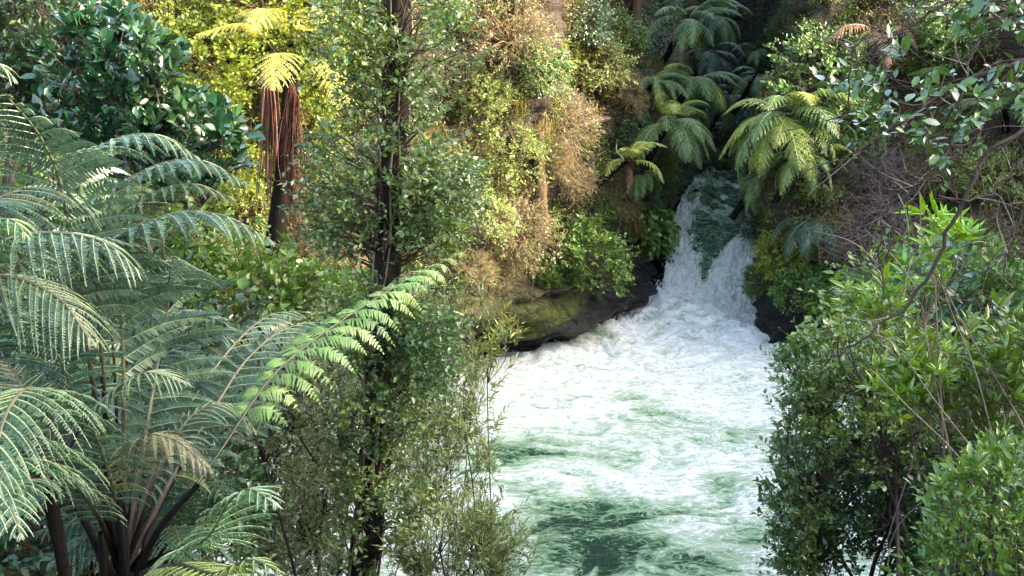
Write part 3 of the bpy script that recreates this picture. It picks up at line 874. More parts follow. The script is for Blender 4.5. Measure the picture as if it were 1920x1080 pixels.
cliff_shrub('dark', 1440, 405, 1.0, 'blue-green bush hanging beside the top of the white fall')
cliff_shrub('yellow', 1470, 480, .95, 'bright yellow-green bush just right of the white fall')
cliff_shrub('round', 1515, 535, 1.1, 'drooping grey-green bush over the wet black rock right of the fall')
cliff_shrub('round', 1495, 35, 1.3, 'dark green bush at the cliff top right of the gorge')
cliff_shrub('light', 1545, 330, 1.0, 'olive-yellow bush hanging beside the drooping tree fern')
cliff_shrub('grey', 1650, 465, 1.75, 'largest tangle of grey-brown dead twigs hanging on the right cliff', 'dead bushes on the cliff', 'dead_bush')
cliff_shrub('grey', 1640, 330, 1.3, 'grey dead bush directly above the largest tangle of twigs', 'dead bushes on the cliff', 'dead_bush')
cliff_shrub('dry', 1580, 450, 1.2, 'brown bush with dry twigs left of the largest dead tangle', 'dead bushes on the cliff', 'dead_bush')
cliff_shrub('dry', 1740, 320, 1.2, 'brown half-dead bush behind the overhanging dark branch', 'dead bushes on the cliff', 'dead_bush')
cliff_shrub('olive', 1740, 470, 1.1, 'mossy olive bush right of the largest dead tangle')
cliff_shrub('yellow', 1780, 330, .8, 'small yellow-green bush low behind the overhanging dark branch')
cliff_shrub('light', 1860, 330, 1.3, 'pale green bush behind the tip of the overhanging branch by the photo edge')
cliff_shrub('olive', 1850, 450, 1.2, 'yellowish mossy bush at the right edge above the near right bush')
cliff_shrub('dry', 1030, 290, .7, 'brown beard of dead creeper left of the fallen log', 'dead bushes on the cliff', 'dead_bush')
cliff_shrub('dry', 985, 350, .8, 'brown dry thicket below the pale yellow-green bush', 'dead bushes on the cliff', 'dead_bush')
cliff_shrub('olive', 1600, 590, 1.1, 'olive bush low on the right cliff above the near right bush')
for kd, px, py, r, lb in (('round', 1150, 60, 1.0, 'green bush directly right of the bare brown strip near the top edge'), ('olive', 1165, 165, .9, 'olive bush on the brown wall above the bleached log'),
                      ('round', 1215, 300, .9, 'green bush right under the big yellow-green tree fern'), ('olive', 1155, 380, .8, 'olive bush between the small yellowing tree fern and the rounded bush'),
                      ('dark', 1195, 350, .8, 'dark bush left of the small hanging fern by the chute'), ('round', 1250, 420, .7, 'small green bush touching the left edge of the chute'),
                      ('round', 1590, 250, 1.2, 'green bush between the large pale leafy bush and the grey dead bush'), ('olive', 1600, 390, .9, 'olive clump left of the grey dead bush above the brown one'),
                      ('round', 1445, 520, .8, 'small green bush low beside the foot of the white fall'), ('light', 1780, 440, .9, 'pale green clump on the right cliff behind the young sapling')):
    cliff_shrub(kd, px, py, r, lb)
for kd, px, py, r, lb in (('olive', 872, 495, .8, 'olive trailing plant at the left end of the mossy ledge'), ('olive', 935, 505, .7, 'small olive plant trailing over the middle of the mossy ledge'),
                      ('round', 1005, 515, .7, 'small green plant at the left foot of the large rounded bush'), ('olive', 1650, 75, 1.2, 'olive bush at the top of the right cliff behind the overhanging branch'),
                      ('round', 1770, 60, 1.2, 'green bush in the top right behind the glossy leaves')):
    cliff_shrub(kd, px, py, r, lb)
g = 'sunlit shrubs on the far left slope'
for kd, px, py, r, lb in (
        ('yellow', 420, 115, 1.7, 'sunlit yellow-green bush behind the two upper golden fern fronds'),
        ('yellow', 610, 105, 1.5, 'sunlit yellow bush right of the golden tree fern crown'),
        ('yellow', 395, 215, 1.2, 'sunlit yellow bush left of the hanging reddish fibres'),
        ('yellow', 440, 320, 1.3, 'yellow-green bush just left of the dark fern trunk'),
        ('light', 470, 410, 1.0, 'lime bush at the foot of the hanging reddish fibres'),
        ('yellow', 650, 15, 1.5, 'sunlit yellow bush at the top beside the vine-clad trunk'),
        ('yellow', 500, 10, 1.6, 'sunlit yellow bush above the golden tree fern'),
        ('olive', 600, 420, 1.2, 'olive bush right of the reddish trunk fibres'),
        ('light', 610, 310, 1.2, 'pale leafy bush between the reddish fern trunk and the vine-clad trunk'),
        ('broad', 465, 540, .9, 'broad-leaved bush on the dark bank below the reddish fern trunk'),
        ('broad', 560, 545, .9, 'drooping palmate bush on the dark bank left of the vine-clad trunk'),
        ('light', 390, 515, 1.1, 'pale bush beside the tips of the silvery fern fronds'),
        ('olive', 645, 540, 1.2, 'dull olive bush on the dark bank just left of the vine-clad trunk'),
        ('yellow', 345, 60, 1.2, 'yellow bush left of the golden fern fronds beside the glossy dark tree'),
        ('yellow', 560, 230, 1.0, 'yellow bush behind the top of the dark fern trunk')):
    cliff_shrub(kd, px, py, r, lb, g)

# ------------------------------------------------------------------ tree ferns on the cliff
cliff_fern(1118, 300, 1.65, 9, 'ygreen', 'small yellowing tree fern on the cliff above the rounded bush', 3, mix='yellowing', dead=2, pitch=(-.5, .5))
def fern_at(px, py, Y, flen, n, pal, label, seed, side=-.6, **kw):
    c = at(px, py, Y)
    return tree_fern(c, flen, n, pal, label, trunk=c + np.array([-1.0 if side < 0 else 1.0, .5, -1.6]), seed=seed, az=(side - 2.2, side + 2.2), **kw)


fern_at(1258, 228, 47.8, 2.3, 18, 'ygreen', 'big yellow-green tree fern beside the gorge mouth', 4, mix='green', dead=2, pitch=(-.6, .4))
fern_at(1288, 40, 51.5, 2.4, 12, 'green', 'green tree fern at the top of the cliff left of the gorge', 5, dead=3, pitch=(-.7, .3))
fern_at(1300, 150, 51.5, 2.3, 12, 'green', 'green tree fern just above the big yellow-green one', 6, mix='ygreen', pitch=(-.7, .3))
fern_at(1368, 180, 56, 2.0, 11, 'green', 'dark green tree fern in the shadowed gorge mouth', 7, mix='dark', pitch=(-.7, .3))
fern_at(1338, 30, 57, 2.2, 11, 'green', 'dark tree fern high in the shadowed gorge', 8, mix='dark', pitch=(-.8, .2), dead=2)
fern_at(1330, 95, 54, 1.9, 10, 'dark', 'blue-green fern between the upper ferns left of the gorge', 18, pitch=(-.9, .1))
cliff_fern(1455, 95, 2.0, 9, 'green', 'green tree fern on the right lip of the dark gorge', 9, pitch=(-.6, .4))
fern_at(1475, 218, 43.6, 3.0, 22, 'ygreen', 'large tree fern with long drooping fronds right above the chute', 10, mix='green', side=-2.4, pitch=(-1.2, .25), dead=3)
cliff_fern(1405, 195, 1.8, 8, 'ygreen', 'pale tree fern just left of the large drooping one', 11, pitch=(-.4, .5))
cliff_fern(1258, 355, 1.7, 8, 'green', 'small hanging fern above the left edge of the chute', 12, pitch=(-1.1, -.2))
cliff_fern(1225, 460, 1.5, 8, 'dark', 'small dark fern tucked under the broad-leaved bush by the fall', 13, pitch=(-1.1, -.1))
cliff_fern(1515, 400, 1.9, 10, 'dark', 'dark fern hanging below the large drooping tree fern', 14, pitch=(-1.2, -.3))
cliff_fern(1625, 60, 2.2, 7, 'tan', 'withered tan fern behind the overhanging branch', 15, mix='ygreen', pitch=(-.8, .2))
cliff_fern(1890, 200, 2.3, 9, 'green', 'green fern at the right edge behind the overhanging branch', 16, pitch=(-.7, .3))
cliff_fern(585, 575, 1.2, 8, 'green', 'low green fern on the dark bank left of the vine-clad trunk', 17, pitch=(-.4, .3))

for kd, px, py, Y, r, lb in (('dark', 1314, 316, 58, .95, 'dark bush overhanging the left side of the very top of the chute'), ('round', 1398, 322, 57, .85, 'green bush overhanging the right side of the very top of the chute'),
                        ('dark', 1352, 268, 64, 1.5, 'dark bush closing the back of the gorge above the chute')):
    shrub(kd, at(px, py, Y), r, lb, 'shrubs on the cliff')
shrub('olive', at(1668, 110, 45.2), 1.3, 'olive bush below the withered tan fern at the top right', 'shrubs on the cliff')
shrub('round', at(1745, 130, 44.6), 1.1, 'green bush on the right cliff directly behind the glossy overhanging leaves', 'shrubs on the cliff')
fern_at(1228, 150, 49.5, 1.6, 10, 'green', 'small green fern left of the two upper green tree ferns', 51, mix='ygreen', pitch=(-.9, .2))
fern_at(1205, 322, 48.0, 1.3, 9, 'green', 'small green fern between the small yellowing tree fern and the chute', 52, mix='ygreen', pitch=(-1.0, .1))
fern_at(1425, 330, 46.5, 1.6, 10, 'green', 'green fern with hanging fronds right at the top right of the chute', 53, side=-2.4, pitch=(-1.2, -.1))
fern_at(1510, 292, 43.0, 1.8, 11, 'green', 'green fern right of the large drooping tree fern', 54, mix='ygreen', side=-1.8, pitch=(-1.0, .1))
fern_at(1420, 140, 54, 1.7, 10, 'green', 'mid green fern at the right rim of the dark gorge', 55, side=-2.2, pitch=(-.9, .2))

# golden tree fern on the left slope
Yg = 34.0
cr = at(548, 150, Yg)
tb_ = at(512, 470, Yg + .4)
gold = tree_fern(cr, 1.6, 1, 'gold', 'sunlit golden tree fern with a dark leaning trunk', None, trunk=tb_, pitch=(-.3, .2), az=(-.6, 1.8), seed=21, trunk_r=.23, mix=None)
rel0 = cr - tb_


def placed_frond(parent, px, pl, npin, npul, cols, rib, plen, name='frond', off=np.zeros(3), n=34, mat=None, **kw):
    mb = MB()
    w = np.stack([at(a, b, c) for a, b, c in px]) - off
    frond(mb, catmull(w, n), kw.pop('ref', (0, 0, 1.)), npin, plen, npul, cols, rib, **kw)
    return link(name, mb.mesh(name, mat or M_FERN), parent)


cols, rib = FP['gold']
for sd, (pts, pl_, b0) in enumerate((([(548, 150, 34), (505, 84, 33.7), (455, 44, 33.2), (368, 64, 32.6)], .95, .44), ([(548, 150, 34), (530, 72, 33.2), (496, 16, 32.2), (470, 58, 31.0)], 1.0, .42),
                          ([(548, 150, 34), (545, 108, 33.2), (522, 104, 32.2), (510, 168, 31.0)], 1.0, .30), ([(548, 150, 34), (588, 108, 33.4), (630, 136, 32.6), (656, 205, 31.8)], 1.0, .36),
                          ([(548, 150, 34), (572, 62, 33.6), (592, 16, 33.0), (628, 52, 32.2)], .9, .42), ([(548, 150, 34), (610, 74, 33.0), (668, 84, 32.4), (694, 124, 32.0)], .9, .36))):
    placed_frond(gold, pts, None, 21, 15, cols if sd else [(.36, .33, .05), (.38, .35, .06)], rib, pl_, off=tb_, seed=sd, blade0=b0, droop=.30, fwd=.3, r0=.02, stipe_c=(.06, .04, .02))
# hanging skirt of red-brown dead fronds
sk = MB(); rs2 = np.random.default_rng(8)
for k in range(150):
    f0 = rs2.random(); top = cr + np.array([rs2.normal() * .06 + .14 * f0, -.25 - .2 * rs2.random(), -.1 - .5 * f0])
    L = rs2.uniform(1.2, 5.4)
    e = top + np.array([rs2.normal() * .10 - .12, 0, -L])
    m = (top + e) / 2 + rs2.normal(size=3) * .15
    c = np.array([(.085, .045, .03), (.06, .032, .022), (.12, .07, .05), (.03, .018, .014), (.018, .013, .011)])[rs2.integers(0, 5)]
    add_tube(sk, catmull(np.stack([top, m, e]) - tb_, 8), np.linspace(.014, .005, 8), c, 4)
link('dead_frond_skirt', sk.mesh('dead_frond_skirt', M_DRY), gold)
sk = MB()
for k in range(46):
    top = at(503 + rs2.normal() * 5, 130, 34.6); L = rs2.uniform(2., 4.6)
    e = top + np.array([rs2.normal() * .14, 0, -L])
    add_tube(sk, catmull(np.stack([top, (top + e) / 2 + rs2.normal(size=3) * .06, e]) - at(503, 320, 34.6), 7), np.linspace(.03, .015, 7), np.array([(.11, .06, .045), (.08, .045, .03), (.16, .105, .08)])[rs2.integers(0, 3)], 4)
vn = link('hanging_creeper', sk.mesh('hanging_creeper', M_DRY)); vn.location = at(503, 320, 34.6)
vn['label'] = 'reddish brown strands hanging just left of the dark fern trunk'; vn['category'] = 'creeper'

# second, red trunk high on the left
rt = MB(); b0 = at(212, 120, 30)
add_tube(rt, catmull(np.stack([at(216, 130, 30), at(214, 40, 30), at(218, -80, 30)]) - b0, 12), .24, (.3, .12, .06), 10, .3, 5)
t = thing('tree', 'reddish bare trunk at the top edge behind the glossy dark tree', 'tree', b0)
link('trunk', rt.mesh('trunk', M_BARK_RED, True), t)

# bleached log and pale hanging vine
lg = MB(); pA, nA = hit(1092, 245); pB, nB = hit(1128, 220)
pA = pA + nA * .35; pB = pB + nB * .45
add_tube(lg, catmull([np.zeros(3) - (pB - pA) * .2, (pB - pA) * .5 + np.array([0, 0, .05]), pB - pA], 10), np.array([.03, .07, .09, .11, .12, .13, .14, .12, .09, .04]), (.5, .35, .3), 9, .6, 3)
o = link('fallen_log', lg.mesh('fallen_log', M_LOG, True)); o.location = pA
o['label'] = 'bleached pinkish fallen log jammed across the middle of the cliff'; o['category'] = 'log'
vm = MB(); p0, n0 = hit(1160, 290); p0 = p0 + n0 * .9; Yv = p0[1]
add_tube(vm, catmull(np.stack([at(1158, 262, Yv), at(1156, 282, Yv - .1), at(1168, 298, Yv - .1), at(1164, 318, Yv)]) - p0, 16), .035, (.5, .45, .38), 5)
o = link('vine', vm.mesh('vine', M_TWIG, True)); o.location = p0
o['label'] = 'thin pale S-shaped vine hanging beside the small yellowing tree fern'; o['category'] = 'vine'
for (x0, y0, x1, y1, lb) in ((1010, 275, 1012, 420, 'dark slim trunk hung with dead creeper below the grey-green bush'), (1195, -20, 1188, 130, 'brown moss-covered trunk at the cliff top left of the green tree ferns')):
    pm, nm = hit((x0 + x1) / 2, (y0 + y1) / 2); Yt = pm[1] - .8
    a, b = at(x0, y0, Yt), at(x1, y1, Yt); mbk = MB()
    add_tube(mbk, catmull(np.stack([a + (a - b) * .2, (a + b) / 2, b]) - b, 14), np.linspace(.2, .36, 14), (.1, .07, .05), 9, .35, 4)
    tt = thing('tree', lb, 'tree', b); link('trunk', mbk.mesh('trunk', bark_mat('mossy_trunk', (.04, .025, .015), (.17, .11, .06), (5, 5, .8)), True), tt)

# ------------------------------------------------------------------ near tree ferns on the left
def fern_thing(label, crown_px, trunk_to, trunk_r, seed):
    c = at(*crown_px)
    g_ = np.array([c[0] + trunk_to[0], c[1] + trunk_to[1], 0.]); g_[2] = ground_z(g_[0], g_[1]) - .3
    t = thing('tree_fern', label, 'tree fern', g_, 'large tree ferns on the near left bank')
    mb = MB(); rel = c - g_
    add_tube(mb, catmull([(0, 0, 0), rel * .5 + np.array([.05, 0, 0]), rel + np.array([0, 0, .05])], 24), np.linspace(trunk_r * 1.3, trunk_r, 24), (.03, .02, .02), 12, .4, seed)
    link('trunk', mb.mesh('trunk', M_BARK_FERN, True), t)
    return t, g_


NC = [(.058, .110, .070), (.074, .132, .084), (.084, .142, .082), (.044, .088, .058)]
NR = (.24, .31, .17)
LC = [(.14, .27, .07), (.17, .31, .08), (.12, .23, .06), (.21, .31, .09)]
LR = (.34, .42, .16)
ST = (.005, .0045, .0045)
TAN = (.085, .07, .055)
fA, oA = fern_thing('large tree fern with silvery fronds and black stalks on the near left bank', (228, 1075, 8.5), (.1, .1), .15, 1)
C0 = (228, 1085, 8.5)
big = dict(rach_c=(.11, .12, .07), npin=21, npul=25, blade0=.45, droop=.34, fwd=.3, r0=.03, stipe_c=TAN, drop_pul=.5)


def nf(par, off, pts, plen, cols=NC, rib=NR, seed=0, **kw):
    a = dict(big); a.update(kw)
    npin, npul = a.pop('npin'), a.pop('npul')
    return placed_frond(par, pts, None, npin, npul, cols, rib, plen, off=off, n=44, seed=seed, **a)


nf(fA, oA, [C0, (180, 760, 8.1), (122, 388, 7.6), (80, 265, 7.2), (10, 176, 6.6)], .80, seed=1, blade0=.50, droop=.30)
nf(fA, oA, [C0, (232, 800, 8.7), (226, 560, 8.6), (212, 470, 8.0), (200, 445, 7.2)], .85, seed=2, blade0=.26, droop=.3)
nf(fA, oA, [C0, (195, 720, 8.2), (190, 490, 7.8), (300, 408, 7.6), (410, 402, 7.6), (515, 455, 7.6)], .52, seed=3, blade0=.50, droop=.55, r0=.022)
nf(fA, oA, [C0, (215, 700, 8.6), (200, 450, 8.4), (262, 375, 8.2), (350, 344, 8.0), (440, 372, 8.0)], .50, [(.05, .10, .05), (.06, .11, .05)], (.27, .27, .15), seed=4, blade0=.55, droop=.4, r0=.02)
nf(fA, oA, [C0, (170, 700, 8.8), (150, 340, 8.8), (200, 268, 8.6), (290, 252, 8.5), (376, 298, 8.5)], .55, seed=5, blade0=.60, droop=.45, r0=.02)
nf(fA, oA, [C0, (190, 700, 8.5), (200, 400, 8.3), (270, 320, 8.2), (370, 300, 8.1), (466, 345, 8.1)], .50, seed=6, blade0=.58, droop=.45, r0=.02)
nf(fA, oA, [C0, (275, 800, 8.9), (310, 600, 9.3), (318, 520, 9.0), (325, 480, 8.3)], .85, seed=7, blade0=.26, droop=.32)
nf(fA, oA, [C0, (290, 880, 8.9), (368, 740, 9.6), (445, 640, 10.2), (510, 590, 10.8), (585, 585, 11.0)], .72, seed=8, blade0=.26, droop=.4)
nf(fA, oA, [C0, (320, 900, 8.7), (405, 760, 9.3), (465, 672, 9.8), (540, 615, 10.3), (635, 602, 10.5)], .68, seed=9, blade0=.26, droop=.4)
nf(fA, oA, [C0, (330, 960, 8.0), (410, 850, 8.4), (500, 718, 9.1), (575, 648, 9.7), (680, 575, 10.5), (780, 515, 11.2), (868, 472, 11.9)], .62, LC, LR, seed=10, blade0=.36, droop=.75, npin=17, npul=22, lat=(1.1, .7), fwd=.2, raise_=.38, r0=.016, stipe_c=(.05, .04, .03), rach_c=(.10, .13, .06))
nf(fA, oA, [C0, (310, 1040, 8.0), (385, 1010, 7.4), (430, 940, 7.2), (470, 918, 7.0), (520, 950, 6.8)], .56, [(.08, .19, .08), (.10, .22, .09)], (.38, .45, .28), seed=11, blade0=.40, droop=.3, npin=20, npul=22)
nf(fA, oA, [C0, (330, 1060, 7.6), (400, 1075, 7.0), (470, 1050, 6.7), (530, 1075, 6.5)], .45, [(.08, .16, .05), (.12, .19, .05)], LR, seed=12, blade0=.3, droop=.3, npin=18, npul=20)
nf(fA, oA, [C0, (250, 900, 7.9), (265, 822, 7.7), (330, 826, 7.6), (398, 885, 7.5)], .34, [(.14, .15, .08), (.18, .17, .09), (.11, .13, .06)], (.26, .24, .15), seed=13, blade0=.55, droop=.5, npin=17, npul=18, r0=.016)
nf(fA, oA, [C0, (150, 800, 8.3), (60, 640, 8.2), (-20, 560, 8.0), (-100, 560, 7.8)], .7, seed=14, blade0=.4)
nf(fA, oA, [C0, (180, 860, 8.0), (120, 690, 7.8), (60, 600, 7.4), (10, 590, 7.0)], .7, [(.022, .065, .045), (.03, .08, .05)], seed=15, blade0=.4, droop=.35)
nf(fA, oA, [C0, (260, 860, 8.9), (270, 700, 9.2), (370, 620, 9.4), (440, 640, 9.4)], .6, [(.022, .065, .045), (.03, .08, .05)], seed=16, blade0=.4)
# stalks without blades in view
sk = MB()
for pts in ([(236, 1085, 8.3), (232, 960, 8.1), (213, 860, 8.0), (160, 775, 7.9)], [(255, 1085, 8.2), (300, 990, 8.0), (370, 910, 7.9)], [(215, 1085, 8.2), (170, 1000, 8.0), (120, 915, 7.9)],
            [(205, 1085, 8.3), (165, 985, 8.3), (140, 900, 8.4)], [(262, 1085, 8.4), (285, 980, 8.6), (345, 860, 8.8)], [(232, 1085, 8.2), (228, 1010, 8.0), (222, 940, 7.9)], [(195, 1085, 8.1), (192, 1030, 8.0), (188, 1000, 7.9)]):
    add_tube(sk, catmull(np.stack([at(*p) for p in pts]) - oA, 16), np.linspace(.035, .022, 16), ST, 7)
link('stalk', sk.mesh('stalk', M_TWIG, True), fA)

fB, oB = fern_thing('tree fern at the left edge with fronds curling over in combs and a black trunk', (88, 905, 7.2), (.0, .1), .045, 2)
C1 = (88, 905, 7.2)
DC = [(.046, .10, .052), (.058, .118, .058), (.038, .086, .05)]
nf(fB, oB, [C1, (95, 790, 7.0), (60, 728, 6.6), (10, 780, 6.0), (-20, 930, 5.6)], .62, DC, seed=21, blade0=.22, droop=.55, npin=20, npul=30, fwd=.1, lat=(1.0, 1.0))
nf(fB, oB, [C1, (60, 840, 6.6), (10, 810, 6.2), (-60, 850, 5.8)], .62, DC, seed=22, blade0=.15, droop=.55, npin=16, npul=28, fwd=.1)
nf(fB, oB, [C1, (150, 800, 7.4), (200, 745, 7.4), (270, 700, 7.3), (350, 720, 7.2)], .45, DC, seed=23, blade0=.35, droop=.4)
nf(fB, oB, [C1, (40, 860, 6.4), (0, 900, 6.0), (-10, 1000, 5.8)], .45, [(.07, .16, .09), (.05, .13, .08)], (.35, .45, .30), seed=24, blade0=.2, droop=.5, npin=15, npul=24)
nf(fB, oB, [C1, (50, 900, 6.6), (20, 930, 6.2), (40, 1010, 5.9)], .34, [(.08, .18, .10), (.06, .14, .08)], (.35, .45, .30), seed=25, blade0=.25, droop=.35, npin=14, npul=20)
nf(fB, oB, [C1, (60, 780, 7.6), (20, 690, 7.8), (-60, 640, 7.8)], .6, [(.022, .065, .045), (.03, .08, .05)], seed=26, blade0=.3)
nf(fB, oB, [C1, (110, 800, 7.9), (130, 660, 8.3), (150, 600, 8.3), (230, 590, 8.3)], .6, [(.022, .065, .045), (.03, .08, .05)], seed=27, blade0=.3)

fC, oC = fern_thing('tree fern leaning in from the left edge, its frond tips lying over the others', (-120, 640, 7.0), (-.6, .4), .12, 3)
C2 = (-120, 640, 7.0)
nf(fC, oC, [C2, (-60, 500, 6.8), (20, 448, 6.6), (110, 437, 6.5), (195, 455, 6.4), (262, 510, 6.4)], .62, seed=31, blade0=.2, droop=.6, npin=22, npul=26)
nf(fC, oC, [C2, (-80, 480, 6.4), (-30, 425, 6.2), (20, 412, 6.0), (50, 445, 5.9)], .4, [(.08, .20, .06), (.07, .17, .07)], LR, seed=32, blade0=.3, droop=.5, npin=16, npul=20)
nf(fC, oC, [C2, (-90, 300, 7.6), (-60, 180, 7.8), (-10, 120, 7.8), (30, 150, 7.8)], .45, seed=33, blade0=.4, droop=.5)
nf(fC, oC, [C2, (-60, 540, 6.9), (20, 520, 6.9), (110, 560, 6.8), (170, 640, 6.7)], .62, seed=34, blade0=.2, droop=.5, npin=22)
nf(fC, oC, [C2, (-80, 420, 7.2), (0, 370, 7.4), (90, 350, 7.6), (190, 400, 7.8)], .62, seed=35, blade0=.2, droop=.45, npin=22)

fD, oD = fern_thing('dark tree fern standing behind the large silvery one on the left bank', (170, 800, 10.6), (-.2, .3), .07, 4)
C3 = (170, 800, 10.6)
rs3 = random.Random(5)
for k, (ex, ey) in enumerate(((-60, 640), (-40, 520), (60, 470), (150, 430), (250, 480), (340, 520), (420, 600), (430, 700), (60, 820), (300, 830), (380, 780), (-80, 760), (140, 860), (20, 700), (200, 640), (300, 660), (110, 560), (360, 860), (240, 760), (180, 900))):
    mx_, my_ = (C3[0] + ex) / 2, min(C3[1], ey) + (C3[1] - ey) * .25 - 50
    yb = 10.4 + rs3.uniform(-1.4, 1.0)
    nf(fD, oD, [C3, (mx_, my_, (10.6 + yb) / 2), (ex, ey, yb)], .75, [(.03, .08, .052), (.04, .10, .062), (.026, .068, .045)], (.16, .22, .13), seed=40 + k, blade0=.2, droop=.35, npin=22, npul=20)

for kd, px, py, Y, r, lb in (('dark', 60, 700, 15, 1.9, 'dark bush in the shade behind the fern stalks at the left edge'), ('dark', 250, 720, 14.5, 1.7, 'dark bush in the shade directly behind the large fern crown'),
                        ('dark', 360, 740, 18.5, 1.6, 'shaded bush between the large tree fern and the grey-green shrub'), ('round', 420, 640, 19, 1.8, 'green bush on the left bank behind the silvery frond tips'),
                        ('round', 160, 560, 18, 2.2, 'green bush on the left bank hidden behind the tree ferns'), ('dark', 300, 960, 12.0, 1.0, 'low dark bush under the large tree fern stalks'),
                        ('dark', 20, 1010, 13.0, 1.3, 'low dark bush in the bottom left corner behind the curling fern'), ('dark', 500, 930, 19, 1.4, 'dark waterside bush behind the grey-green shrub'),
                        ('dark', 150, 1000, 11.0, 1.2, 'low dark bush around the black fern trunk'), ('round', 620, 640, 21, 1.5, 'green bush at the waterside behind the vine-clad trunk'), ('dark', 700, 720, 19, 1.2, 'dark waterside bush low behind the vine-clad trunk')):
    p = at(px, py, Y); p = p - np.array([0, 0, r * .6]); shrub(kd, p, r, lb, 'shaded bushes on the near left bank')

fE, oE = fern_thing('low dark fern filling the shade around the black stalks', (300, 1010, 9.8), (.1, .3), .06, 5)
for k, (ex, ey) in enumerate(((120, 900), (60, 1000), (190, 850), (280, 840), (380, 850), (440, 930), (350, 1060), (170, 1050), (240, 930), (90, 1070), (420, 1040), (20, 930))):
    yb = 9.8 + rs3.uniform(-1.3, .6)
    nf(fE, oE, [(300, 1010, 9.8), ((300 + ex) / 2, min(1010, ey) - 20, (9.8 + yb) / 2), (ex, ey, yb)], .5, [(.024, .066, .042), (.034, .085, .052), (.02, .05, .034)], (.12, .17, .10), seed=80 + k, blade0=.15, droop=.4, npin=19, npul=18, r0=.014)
nf(fA, oA, [C0, (180, 960, 7.9), (110, 890, 7.5), (30, 905, 7.0), (-30, 990, 6.6)], .5, seed=61, blade0=.35, droop=.45)
nf(fA, oA, [C0, (215, 930, 7.9), (170, 800, 7.6), (110, 770, 7.2), (60, 830, 6.9)], .5, seed=62, blade0=.4, droop=.45)
nf(fA, oA, [C0, (300, 880, 8.6), (360, 780, 8.8), (430, 760, 8.9), (480, 810, 8.9)], .5, seed=63, blade0=.35, droop=.45)

# ------------------------------------------------------------------ leafy masses drawn from clump regions
def in_poly(x, y, poly):
    poly = np.asarray(poly, float); n = len(poly); c = np.zeros(x.shape, bool); j = n - 1
    for i in range(n):
        xi, yi = poly[i]; xj, yj = poly[j]
        c ^= ((yi > y) != (yj > y)) & (x < (xj - xi) * (y - yi) / (yj - yi + 1e-12) + xi); j = i
    return c


def region(rng, poly, n, Y0, Y1):
    poly = np.asarray(poly, float); lo, hi = poly.min(0), poly.max(0); X = []
    while sum(map(len, X)) < n:
        q = rng.uniform(lo, hi, (n * 3, 2)); X.append(q[in_poly(q[:, 0], q[:, 1], poly)])
    q = np.concatenate(X)[:n]
    return at(q[:, 0], q[:, 1], rng.uniform(Y0, Y1, n))


def crown(lf, wd, rng, C, cen, rc, tw, k, ll, lw, cols, kind='dia', stems=True, stem_from=None, stem_r=.016, outb=.8, upb=.3, **kw):
    n = len(C); cen = np.asarray(cen, float)
    P = np.repeat(C, tw, 0) + rng.normal(size=(n * tw, 3)) * rc * .3
    dv = P - cen if cen.ndim == 1 else P - np.repeat(cen, tw, 0)
    D = unit(unit(dv) * outb + rand_unit(rng, n * tw) * .8 + np.array([0, 0, upb]))
    spray_twigs(lf, wd, rng, P, D, rc * (.5 + 1.2 * rng.random(n * tw) ** 1.6), k, ll, lw, cols, kind, **kw)
    if stems:
        for i in range(n):
            a = stem_from[i] if stem_from is not None else (cen if cen.ndim == 1 else cen[i])
            b = C[i]; m = (a + b) / 2 + rng.normal(size=3) * .12 * np.linalg.norm(b - a)
            add_tube(wd, catmull([a, m, b], 7), np.linspace(stem_r, stem_r * .35, 7), kw.get('twig_c', BR), 4)


def leafy(name, label, cat, base, lf, wd, mat=M_LEAF, group=None, extra=None):
    base = np.asarray(base, float); t = thing(name, label, cat, base, group)
    for m in (lf, wd):
        m.v = [v - base.astype(np.float32) for v in m.v]
    link('foliage', lf.mesh('foliage', mat), t)
    if wd.n:
        link('branches', wd.mesh('branches', M_TWIG), t)
    if extra:
        for nm, mb, mt in extra:
            mb.v = [v - base.astype(np.float32) for v in mb.v]
            link(nm, mb.mesh(nm, mt, True), t)
    return t


# the tall vine-clad tree
rng = np.random.default_rng(301)
YT = 14.0
tp = np.stack([at(x, y, YT) for x, y in ((668, 1180), (690, 1000), (705, 840), (712, 690), (722, 540), (730, 400), (737, 250), (745, 110), (750, -30), (752, -160))])
tp = np.vstack([[tp[0][0], tp[0][1], ground_z(tp[0][0], YT) - .3], tp]); axis = catmull(tp, 90)
tk = MB(); add_tube(tk, axis, np.linspace(.205, .15, 90), (.05, .04, .03), 16, .3, 8)
lf, wd = MB(), MB()


def trunk_at(z):
    return np.stack([np.interp(z, axis[:, 2], axis[:, a]) for a in range(3)], -1)


